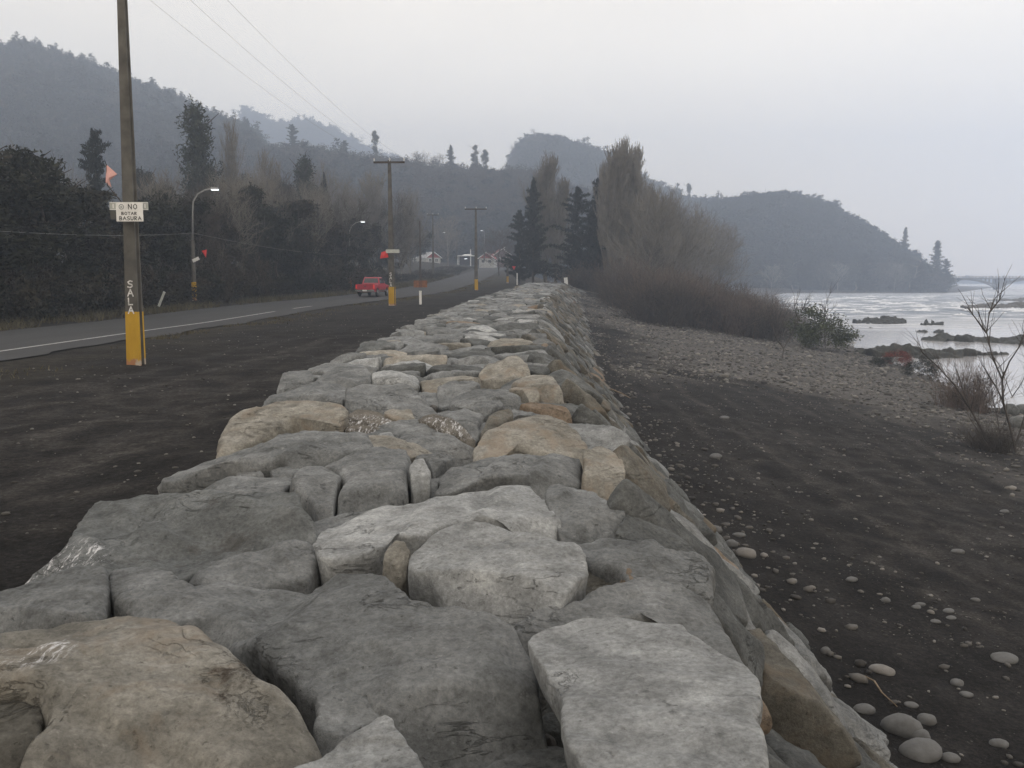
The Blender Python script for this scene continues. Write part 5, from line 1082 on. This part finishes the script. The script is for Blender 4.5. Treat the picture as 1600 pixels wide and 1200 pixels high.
def pole(px, pyb, depth, pytop, w0, lab, band=None, arm=0, bandmat=None, mat=None, lean=0, graffiti=None, name='utility_pole', h=None, rot=.35):
    q = at_y(px, pyb, depth); tp_ = at_y(px, pytop, depth); hh = h or (tp_.z - q.z); o = empty(name, (q.x, depth, q.z - .05), lab, 'utility pole'); o.rotation_euler = (0, lean, 0)
    mb = MB(); wt_ = w0 * .46
    def sec(s):  # I-section outline
        a = s / 2; e_ = s * .36; d = s * .30; P_ = [(-a,-e_),(a,-e_),(a,-e_ + d*.55),(a-s*.20,-e_+d*.8),(a-s*.20,e_-d*.8),(a,e_-d*.55),(a,e_),(-a,e_),(-a,e_-d*.55),(-a+s*.20,e_-d*.8),(-a+s*.20,-e_+d*.8),(-a,-e_+d*.55)]
        return [(x_ * math.cos(rot) - y_ * math.sin(rot), x_ * math.sin(rot) + y_ * math.cos(rot)) for x_, y_ in P_]
    def shaft(z0, z1, s0, s1, grow_=0):
        a, b = sec(s0 + grow_), sec(s1 + grow_); V_ = [(x_, y_, z0) for x_, y_ in a] + [(x_, y_, z1) for x_, y_ in b]; n = 12
        return V_, [(i, (i+1) % n, n+(i+1) % n, n+i) for i in range(n)]
    m = MB(); m.add(*shaft(0, hh, w0, wt_)); V_, _ = shaft(0, hh, w0, wt_); m.add(V_[12:], None, [(0, i, i+1) for i in range(1, 11)]); m.build('shaft', mat or CONC, o)
    if band: m = MB(); m.add(*shaft(0, band, w0, w0 + (wt_ - w0) * band / hh, .012)); m.build('painted_band', bandmat or YEL, o)
    if arm:
        m = MB(); m.box((0, -.12, hh - .15), (arm, .1, .12)); ca_ = m.build('crossarm', DWOOD, o)
        for s in (-.48, 0.02, .48):
            m = MB(); m.tube([(arm * s, -.12, hh - .09), (arm * s, -.12, hh + .02), (arm * s, -.12, hh + .12)], [.03, .055, .03], 8); m.build('insulator', INS, ca_)
    if graffiti:
        ztop, hl, txt = graffiti; m = MB()
        def fn(x_, z_):  # flat flange facing the road
            s = w0 + (wt_ - w0) * z_ / hh; y_ = -s * .36 - .012; return (x_ * math.cos(rot) - y_ * math.sin(rot), x_ * math.sin(rot) + y_ * math.cos(rot), z_)
        strokes(txt, -hl * .38, ztop, hl * .66, hl * .78, hl * .22, hl * .15, fn, m, True); m.build('graffiti', GRAF, o)
    return o
P1 = pole(213, 570, 21, -95, .335, 'nearest tall utility pole with yellow foot and SALA painted down it', 1.3, 2.2, lean=R(.6), graffiti=(1.86, .2, 'SALA'), rot=-.12)
P2 = pole(613, 477, 59, 249, .38, 'utility pole with crossarm and yellow foot beside the white post', 1.25, 2.0, lean=R(-.3), graffiti=(1.98, .235, 'SALA'), rot=-.3)
P3 = pole(744, 454, 100, 324, .36, 'third utility pole with yellow foot where the road bends', 1.3, 2.4)
P4 = pole(793, 442, 130, 395, .30, 'short yellow footed pole near the far end of the dike', 1.0)
# wide boards fixed to poles are things of their own
def flag(px, py, depth, pts, mat, lab, staff):
    q = at_y(px, py, depth); o = empty('flag', q, lab, 'flag'); m = MB()
    P_ = [np.array(at_y(a, b, depth)) - np.array(q) for a, b in pts]; c_ = sum(P_) / len(P_) + np.array([0, -.05, 0]); n = len(P_)
    m.add([*P_, c_] + [p_ + np.array([0, .012, 0]) for p_ in [*P_, c_]], None, [(i, (i+1) % n, n) for i in range(n)] + [(n+1+(i+1) % n, n+1+i, 2*n+1) for i in range(n)]); m.build('cloth', mat, o)
    m = MB(); m.tube([np.array(at_y(a, b, depth)) - np.array(q) for a, b in staff], .012, 5); m.build('staff', DWOOD, o)
flag(166, 260, 20.9, [(166,257),(183,272),(168,284),(174,293),(165,285)], PINKC, 'faded pink triangular flag hanging left of the nearest pole', [(166,256),(168,290),(202,330)])
flag(598, 399, 58.9, [(604,392),(607,402),(594,404),(596,394)], REDC, 'small red flag left of the crossarm pole', [(605,391),(607,400),(613,404)])
flag(320, 395, 57.8, [(315,392),(323,390),(322,403)], REDC, 'small red flag right of the first street lamp', [(324,389),(322,404),(306,410)])
flag(802, 420, 128, [(800,416),(806,416),(803,422)], REDC, 'tiny red flag by the far white post', [(801,415),(803,422),(794,425)])
def board(name, px, py, depth, wpx, hpx, mat, lab, cat, tilt=0, dy=0, thick=.02, edge=None):
    q = at_y(px, py, depth); s = depth / F; o = empty(name, q, lab, cat); m = MB(); W_, H_ = wpx * s, hpx * s; m.box((0, 0, 0), (W_, thick, H_)); b = m.build('panel', mat, o); o.rotation_euler = (0, tilt, 0)
    return o, W_, H_
o, W_, H_ = board('no_dumping_sign', 202.5, 331, 20.62, 41, 29, WHITE, 'white hand painted NO BOTAR BASURA board on the nearest pole', 'sign')
m = MB(); s = 20.62 / F
def fl_(x_, z_): return (x_, -.0125, z_)
strokes('NO', -1.5*s, 4.0*s, 5.6*s, 7.6*s, 2.4*s, 1.15*s, fl_, m); strokes('BOTAR', -12.5*s, -4.6*s, 3.9*s, 4.2*s, 1.1*s, .95*s, fl_, m); strokes('BASURA', -16*s, -12.6*s, 4.7*s, 5.4*s, 1.1*s, 1.0*s, fl_, m); m.build('lettering', BLACK, o)
m = MB(); th_ = np.linspace(0, 2*math.pi, 25)
cx_, cz_ = -12*s, 7.5*s
for (ra, rb) in ((2.9*s, 4.1*s), (0.6*s, 1.6*s)):
    V_ = [];
    for a in th_[:-1]: V_ += [(cx_ + math.cos(a)*ra, -.0125, cz_ + math.sin(a)*ra), (cx_ + math.cos(a)*rb, -.0125, cz_ + math.sin(a)*rb)]
    n = 24; m.add(V_, [(2*i, 2*i+1, (2*i+3) % 48, (2*i+2) % 48) for i in range(n)])
m.build('round_emblem', simple('emblem_grey', (.22, .24, .24), .7), o)
o, W_, H_ = board('street_sign', 201.5, 322, 20.70, 59, 12, SIGNG, 'grey street name plate behind the white board on the nearest pole', 'sign'); m = MB(); m.box((0, -.012, 5.2*s), (59*s, .01, 1*s)); m.box((0, -.012, -5.2*s), (59*s, .01, 1*s)); m.box((25*s, -.013, 0), (2*s, .008, 6*s), 0); m.box((-24*s, -.013, 0), (2*s, .008, 6*s), 0); m.build('border', WHITE, o)
o, W_, H_ = board('lower_plate', 193, 336, 20.72, 40, 13, simple('weathered_plate', (.09, .09, .085), .8), 'dull weathered plate under the street name plate', 'sign')
board('street_sign', 613.5, 392.5, 58.7, 21, 5.5, SIGNG, 'street name plate on the crossarm pole', 'sign')
board('street_sign', 306, 405.5, 57.7, 11, 5, WHITE, 'small tilted white plate on the first street lamp', 'sign', tilt=R(-24))
# street lamps
def lamp(px, pyb, depth, pts, w0, lab, band, bandmat, head):
    q = at_y(px, pyb, depth); o = empty('street_lamp', q, lab, 'street lamp'); P_ = [Vector(at_y(a, b, depth)) - q for a, b in pts]; n = len(P_)
    m = MB(); m.tube(P_[:2], [w0 / 2, w0 * .38], 8); m.build('column', CONC, o)
    m = MB(); m.tube(P_[1:], [w0 * .25] + [.045] * (n - 2), 8); m.build('arm', STEEL, o, True)
    if band: m = MB(); m.tube([(0, 0, 0), (0, 0, band)], w0 / 2 + .012, 8); m.build('painted_band', bandmat, o)
    e_ = P_[-1]; hp = MB(); L_ = head / F * depth; hp.box((e_.x + L_ / 2, e_.y, e_.z + .02), (L_, .28, .13), 0, .75); hd = hp.build('lamp_head', STEEL, o); hp = MB(); hp.box((e_.x + L_ * .55, e_.y, e_.z - .065), (L_ * .8, .24, .05)); hp.build('lens', LAMPON, hd)
    return o
L1 = lamp(304, 470, 58, [(304,470),(301,375),(301,330),(302,315),(309,303),(320,297),(329,295)], .30, 'first curved street lamp across the road with yellow foot', 1.2, YEL, 12)
L2 = lamp(547, 456, 100, [(547,456),(546,390),(546,362),(549,354),(556,348),(563,346)], .34, 'second curved street lamp behind the red pickup', 1.5, ORP, 7)
lamp(697, 412, 250, [(701,412),(700,385),(699,370),(698,365),(697,363)], .3, 'distant street lamp left of the carport', 0, None, -6)
lamp(757, 408, 250, [(757,408),(757,380),(757,365),(756,361),(755,360)], .3, 'distant street lamp right of the third pole', 0, None, -4)
pole(657, 440, 118, 345, .26, 'dark wooden pole standing before the round pine', mat=DWOOD, name='wooden_pole')
pole(677, 428, 150, 334, .34, 'pale pole with short crossarm beside the small house', arm=1.9, name='utility_pole')
pole(714, 405, 240, 357, .3, 'thin distant pole near the carport', mat=DWOOD, name='wooden_pole')
o = empty('orange_marker', at_y(657, 452, 112), 'orange board standing across the road behind the white post', 'sign'); s = 112 / F
m = MB(); m.box((0, 0, 7*s), (21*s, .05, 13*s)); m.build('panel', ORP, o); m = MB(); m.box((0, -.04, 7*s), (5*s, .02, 13*s)); m.build('centre_stripe', simple('rust_brown', (.16, .06, .02), .8), o)
for i_, x_ in enumerate((-8*s, 8*s)): m = MB(); m.box((x_, .05, 2*s), (.06, .05, 5*s + .3)); m.build('leg', DWOOD, o)
def post(px, pyb, pyt, depth, w_, lab, lean=0, mat=WHITE):
    q = at_y(px, pyb, depth); h = at_y(px, pyt, depth).z - q.z; o = empty('marker_post', q, lab, 'post'); m = MB(); m.prism([(-w_/2,-w_/2),(w_/2,-w_/2),(w_*.5,w_/2),(-w_*.5,w_/2)], -.1, h, 'z'); m.build('shaft', mat, o); m = MB(); m.prism([(-w_*.56,-w_*.56),(w_*.56,-w_*.56),(w_*.56,w_*.56),(-w_*.56,w_*.56)], h - .02, h + .03, 'z'); m.build('cap', mat, o); o.rotation_euler = (0, lean, 0)
post(657, 478, 455, 60, .15, 'white marker post beside the road near the crossarm pole')
post(808, 446, 427, 125, .16, 'white marker post beyond the far end of the dike')
post(885, 447, 434, 112, .42, 'leaning white post at the end of the dike crest', R(-6))
post(249, 476, 455, 48, .10, 'thin pale marker post leaning right by the thicket', R(24), SIGNG)
# wires
def wire(a, b, sag, n=16):
    return [Vector(a).lerp(Vector(b), t) - Vector((0, 0, sag * 4 * t * (1 - t))) for t in np.linspace(0, 1, n)]
WIRE = simple('wire', (.10, .10, .11), .6)
def armpt(o, s, arm): return o.matrix_basis @ Vector((arm * s, -.12, 0)) 
tops = {}
for nm_, o_p, hgt, arm in (('P1', P1, at_y(213, -95, 21).z - at_y(213, 570, 21).z, 2.2), ('P2', P2, at_y(613, 249, 59).z - at_y(613, 477, 59).z, 2.0), ('P3', P3, at_y(744, 324, 100).z - at_y(744, 454, 100).z, 2.4)):
    bpy.context.view_layer.update(); tops[nm_] = [o_p.matrix_world @ Vector((arm * s, -.12, hgt + .12)) for s in (-.48, .02, .48)]
for i_, nmw in enumerate(('left', 'middle', 'right')):
    m = MB(); m.tube(wire(tops['P1'][i_], tops['P2'][i_], .5), .0035, 5); m.tube(wire(tops['P2'][i_], tops['P3'][i_], .5), .004, 5)
    q0 = tops['P1'][i_]; m.tube(wire(q0 + Vector((.5, -32, .3)), q0, .5), .0035, 5)
    tag(m.build('power_line', WIRE, None), nmw + 'most of the overhead wires along the poles'.replace('most', 'most') if nmw != 'middle' else 'middle one of the three overhead wires along the poles', 'wire')
m = MB(); a_ = L1.matrix_basis @ (Vector(at_y(302, 364, 58)) - Vector(L1.location)); a_ = at_y(302, 364, 58); b_ = at_y(546, 398, 100); c_ = at_y(-120, 352, 34)
m.tube(wire(c_, a_, .25), .008, 5); m.tube(wire(a_, b_, .35), .008, 5); tag(m.build('telephone_wire', STEEL, None), 'low cable strung between the street lamps before the thicket', 'wire')

# ------------------------------------------------------------------ red pickup
RED = simple('red_car_paint', (.33, .018, .035), .35, noise=.06, spec=.5); GLASS = simple('car_glass', (.02, .022, .025), .08, spec=.7); TYRE = simple('tyre', (.015, .015, .015), .9); CHR = simple('chrome', (.5, .5, .5), .25, metal=.9); GRYP = simple('grey_cladding', (.10, .09, .09), .6); TAIL = simple('tail_lamp', (.45, .02, .02), .3, emit=((1, .08, .05), .25))
yq = 80.0; xq = float(XE(yq)) - 3.55; zq = float(ZR(yq)) + .055; hd = math.atan2(-(float(XE(yq + 4)) - float(XE(yq - 4))), 8)
car = empty('pickup_truck', (xq, yq, zq), 'red pickup truck driving away along the road', 'pickup truck', rz=hd)
def arch(cy, r, n=7): return [(cy - r * math.cos(math.pi * i / n), .36 + r * math.sin(math.pi * i / n)) for i in range(n + 1)]
prof = [(-2.45, .45)] + arch(-1.5, .42) + arch(1.55, .42) + [(2.4, .42), (2.5, .7), (2.42, .92), (1.3, 1.05), (.9, 1.06), (-.55, 1.06), (-.6, 1.06), (-2.46, 1.06), (-2.5, .8)]
def extr(prof, w1, mb, bev=.05):
    n = len(prof); P_ = np.array(prof); c_ = P_.mean(0); V_ = []
    for x_, sc_ in ((-w1, .985), (-w1 + bev * .0 - .001, .985), (-w1 - .04, 1.0), (w1 + .04, 1.0), (w1, .985)):
        V_ += [(x_, *(c_ + (p_ - c_) * sc_)) for p_ in P_]
    Q_ = [(j*n+i, j*n+(i+1) % n, (j+1)*n+(i+1) % n, (j+1)*n+i) for j in range(4) for i in range(n)]
    mb.add(V_, Q_)
    for x_, off in ((-w1, 0), (w1, 4*n)):
        pass
m = MB()
top_z = lambda y_: 1.06 if y_ < .9 else 1.06 - (y_ - .9) * .09
ysamp = sorted(set([p_[0] for p_ in prof] + list(np.linspace(-2.45, 2.4, 12))))
def under(y_):
    for cy in (-1.5, 1.55):
        if abs(y_ - cy) < .42: return .36 + math.sqrt(max(.42 ** 2 - (y_ - cy) ** 2, 0))
    return .42
ysamp = np.unique(np.round(np.concatenate([np.linspace(-2.5, 2.5, 26), np.linspace(-1.92, -1.08, 12), np.linspace(1.13, 1.97, 12)]), 3))
V_ = []; 
for y_ in ysamp:
    zt = top_z(y_) - (.12 if y_ > 2.42 else 0); zb_ = under(y_); w1 = .86 - (.06 if abs(y_) > 2.4 else 0)
    V_ += [(-w1 + .04, y_, zb_), (-w1, y_, (zb_ + zt) / 2 + .05), (-w1 + .05, y_, zt), (w1 - .05, y_, zt), (w1, y_, (zb_ + zt) / 2 + .05), (w1 - .04, y_, zb_)]
nY = len(ysamp); Q_ = [(j*6+i, j*6+(i+1) % 6, (j+1)*6+(i+1) % 6, (j+1)*6+i) for j in range(nY - 1) for i in range(6)] + [(0, 5, 4, 1), (1, 4, 3, 2), ((nY-1)*6+0, (nY-1)*6+1, (nY-1)*6+4, (nY-1)*6+5), ((nY-1)*6+1, (nY-1)*6+2, (nY-1)*6+3, (nY-1)*6+4)]
m.add(V_, Q_); m.build('body', RED, car, False)
m = MB(); cp = [(-.75, 1.05, .80), (1.25, 1.05, .80), (.55, 1.62, .66), (-.5, 1.64, .66)]
m.add([(-cp[0][2], cp[0][0], 1.05), (cp[0][2], cp[0][0], 1.05), (cp[1][2], cp[1][0], 1.05), (-cp[1][2], cp[1][0], 1.05), (-.66, -.5, 1.62), (.66, -.5, 1.62), (.66, .5, 1.62), (-.66, .5, 1.62), (-.6, -.42, 1.66), (.6, -.42, 1.66), (.6, .42, 1.66), (-.6, .42, 1.66)],
      [(0, 1, 5, 4), (1, 2, 6, 5), (2, 3, 7, 6), (3, 0, 4, 7), (4, 5, 9, 8), (5, 6, 10, 9), (6, 7, 11, 10), (7, 4, 8, 11), (8, 9, 10, 11)]); m.build('cab', RED, car)
def pane(P_, nm_='window'):
    P_ = np.array(P_, float); n_ = np.cross(P_[1] - P_[0], P_[2] - P_[0]); n_ /= np.linalg.norm(n_); m = MB(); m.add(np.concatenate([P_ + n_ * .012, P_ - n_ * .002]), [(0, 1, 2, 3), (0, 4, 5, 1), (1, 5, 6, 2), (2, 6, 7, 3), (3, 7, 4, 0)]); return m.build(nm_, GLASS, car)
pane([(-.66, -.70, 1.16), (.66, -.70, 1.16), (.58, -.53, 1.56), (-.58, -.53, 1.56)], 'rear_window')
pane([(.785, -.62, 1.12), (.785, .15, 1.12), (.685, .12, 1.56), (.685, -.42, 1.56)], 'side_window'); pane([(.785, .22, 1.12), (.785, .98, 1.12), (.685, .5, 1.56), (.685, .2, 1.56)], 'side_window')
pane([(-.785, .98, 1.12), (-.785, -.62, 1.12), (-.685, -.42, 1.56), (-.685, .5, 1.56)], 'side_window'); pane([(.7, 1.14, 1.12), (-.7, 1.14, 1.12), (-.6, .58, 1.57), (.6, .58, 1.57)], 'windscreen')
m = MB(); m.box((0, -2.515, .80), (1.45, .03, .42)); tg = m.build('tailgate', RED, car); m = MB(); m.box((0, -2.54, .88), (.2, .03, .06)); m.build('handle', CHR, tg)
m = MB(); m.box((0, -1.65, 1.045), (1.5, 1.6, .04)); m.build('bed_cover', GRYP, car)
m = MB(); m.box((0, -2.6, .50), (1.66, .16, .16), 0, .96); bp_ = m.build('rear_bumper', CHR, car); m = MB(); m.box((0, -2.69, .52), (.36, .02, .12)); m.build('number_plate', WHITE, bp_)
for s in (-1, 1):
    m = MB(); m.box((s * .77, -2.525, .84), (.12, .05, .34)); m.build('tail_light', TAIL, car); m = MB(); m.box((s * .87, 0, .5), (.03, 2.1, .14)); m.build('side_sill', GRYP, car); m = MB(); m.box((s * .95, .82, 1.18), (.16, .08, .14)); m.build('wing_mirror', BLACK, car)
    for cy in (-1.5, 1.55):
        m = MB(); m.tube([(s * .70, cy, .36), (s * .72, cy, .36), (s * .84, cy, .36), (s * .87, cy, .36)], [.33, .36, .36, .32], 20); wh = m.build('wheel', TYRE, car, True); m = MB(); m.tube([(s * .86, cy, .36), (s * .885, cy, .36)], [.21, .17], 12); m.build('rim', CHR, wh)

# ------------------------------------------------------------------ houses at the top of the road
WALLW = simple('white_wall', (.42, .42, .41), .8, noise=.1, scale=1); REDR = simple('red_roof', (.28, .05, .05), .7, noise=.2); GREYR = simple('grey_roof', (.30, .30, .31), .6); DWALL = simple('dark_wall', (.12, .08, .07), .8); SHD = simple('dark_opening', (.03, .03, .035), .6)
def house(px, pyb, depth, wpx, hwall, hroof, length, wallm, roofm, gablem, lab, rz=0, win=2, chim=0):
    q = at_y(px, pyb, depth); W_ = wpx / F * depth; o = empty('house', (q.x, depth, q.z), lab, 'house', rz=rz); w2 = W_ / 2
    m = MB(); m.box((0, length / 2, hwall / 2 - .5), (W_, length, hwall + 1)); m.build('wall', wallm, o)
    m = MB(); m.prism([(-w2, hwall + .002), (w2, hwall + .002), (0, hwall + hroof)], 0.02, length - .02, 'y'); m.build('gable', gablem, o)
    m = MB()
    for s in (-1, 1):
        e_ = .4; V_ = [(0, -e_, hwall + hroof + .05), (s * (w2 + e_), -e_, hwall - e_ * hroof / w2 + .05), (s * (w2 + e_), length + e_, hwall - e_ * hroof / w2 + .05), (0, length + e_, hwall + hroof + .05)]
        V_ += [(a, b, c_ + .12) for a, b, c_ in V_]; m.add(V_, [(0,1,2,3),(4,7,6,5),(0,4,5,1),(1,5,6,2),(2,6,7,3),(3,7,4,0)])
    rf = m.build('roof', roofm, o)
    m = MB()
    for s in (-1, 1): m.tube([(0, -.43, hwall + hroof + .12), (s * (w2 + .4), -.43, hwall - .4 * hroof / w2 + .12)], .11, 4)
    m.build('bargeboard', WHITE, rf)
    if chim: m = MB(); m.box((w2 * .4, length * .4, hwall + hroof + .2), (.5, .5, 1.4)); m.build('chimney', WHITE, rf)
    for i in range(win):
        m = MB(); xx = (-.5 + (i + .5) / win) * W_ * .9; m.box((xx, -.02, hwall * .55), (1.1, .06, 1.0)); fr = m.build('window', WHITE, o); m = MB(); m.box((xx, -.06, hwall * .55), (.9, .03, .8)); m.build('pane', SHD, fr)
house(677, 412, 255, 24, 1.7, 1.5, 7, WALLW, GREYR, REDR, 'small pale house with red gable left of the carport', rz=.5)
house(760, 414, 258, 23, 1.9, 1.5, 8, WALLW, REDR, REDR, 'white house with red gable and white eaves beside the third pole', rz=-.1)
house(785, 412, 275, 26, 2.6, 1.8, 8, DWALL, REDR, DWALL, 'dark house with white chimney right of the red gabled one', rz=.15, chim=1)
q = at_y(729, 413, 248); o = empty('carport', q, 'open carport with flat white roof and dark interior', 'carport')
m = MB(); m.box((0, 2.5, 2.35), (5.2, 6, .16)); m.box((.2, 2.5, 2.6), (3.0, 4, .3), 0, .6); m.build('roof', WHITE, o)
for x_ in (-2.4, 2.4):
    for y_ in (-.3, 5.2): m = MB(); m.box((x_, y_, 1.1), (.14, .14, 2.4)); m.build('post', WHITE, o)
m = MB(); m.box((0, 5.6, 1.1), (4.9, .1, 2.4)); m.build('back_wall', SHD, o); m = MB(); m.box((-.2, .2, 1.5), (.75, .2, .12)); m.build('lamp', LAMPON, o)  # back wall near black: shade under the roof put into its colour
post(735.5, 415, 390, 240, .22, 'white mast in front of the carport')
o = empty('wire_fence', at_y(664, 410, 235), 'low pale fence in front of the small house', 'fence')
for i in range(9): m = MB(); m.box((-4 + i, 0, .5), (.08, .08, 1.1)); m.build('post', SIGNG, o)
for zr_ in (.4, .9): m = MB(); m.box((0, -.06, zr_), (8.2, .03, .08)); m.build('rail', SIGNG, o)

# ------------------------------------------------------------------ arched bridge
BR = simple('bridge_concrete', (.16, .155, .15), .85, noise=.1, scale=.2)
yb_ = 540.; x0b = at_y(1462, 440, yb_).x; zd = at_y(1500, 433.5, yb_).z; o = empty('arched_bridge', (x0b, yb_, ZW), 'long pale concrete bridge on open arches crossing the river', 'bridge'); zd -= ZW
Lb = 130
m = MB(); m.box((Lb / 2, 0, zd - .5), (Lb, 7, .9)); m.build('deck', BR, o)
for s in (-3.4, 3.4):
    m = MB(); m.box((Lb / 2, s, zd + .75), (Lb, .15, .15)); m.box((Lb / 2, s, zd + .4), (Lb, .1, .1))
    for i in range(66): m.box((i * 2, s, zd + .35), (.2, .18, .8))
    m.build('railing', BR, o)
span = 38
for sidx in range(3):
    xc = 18 + sidx * span; 
    for s in (-2.6, 2.6):
        pts = [(xc - span / 2 + span * t, s, .5 + (zd - 1.6) * (4 * t * (1 - t)) ** .8 * 1.0) for t in np.linspace(0, 1, 21)]
        m = MB(); m.tube(pts, .45, 6); m.build('arch_rib', BR, o)
        for t in (.04, .10, .16, .22, .30, .70, .78, .84, .90, .96):
            z_ = .5 + (zd - 1.6) * (4 * t * (1 - t)) ** .8; m = MB(); m.box((xc - span / 2 + span * t, s, (z_ + zd - .9) / 2), (.35, .5, zd - .9 - z_)); m.build('spandrel_column', BR, o)
for sidx in range(4): m = MB(); m.box((18 - span / 2 + sidx * span, 0, zd / 2 - 1.2), (1.6, 6.4, zd + .8)); m.build('pier', BR, o)

# ------------------------------------------------------------------ haze
m = MB(); X0, X1, Y0_, Y1_, Z0_, Z1_ = -1800, 1800, -60, 1750, -8.5, 275
m.box(((X0 + X1) / 2, (Y0_ + Y1_) / 2, (Z0_ + Z1_) / 2), (X1 - X0, Y1_ - Y0_, Z1_ - Z0_))
hm = bpy.data.materials.new('haze'); hm.use_nodes = True; t = hm.node_tree; t.nodes.clear(); oo = t.nodes.new('ShaderNodeOutputMaterial'); pv = t.nodes.new('ShaderNodeVolumePrincipled')
pv.inputs['Color'].default_value = (.70, .81, 1.0, 1); pv.inputs['Density'].default_value = .00115; pv.inputs['Anisotropy'].default_value = .2; t.links.new(pv.outputs[0], oo.inputs['Volume'])
tag(m.build('haze', hm), kind='stuff')
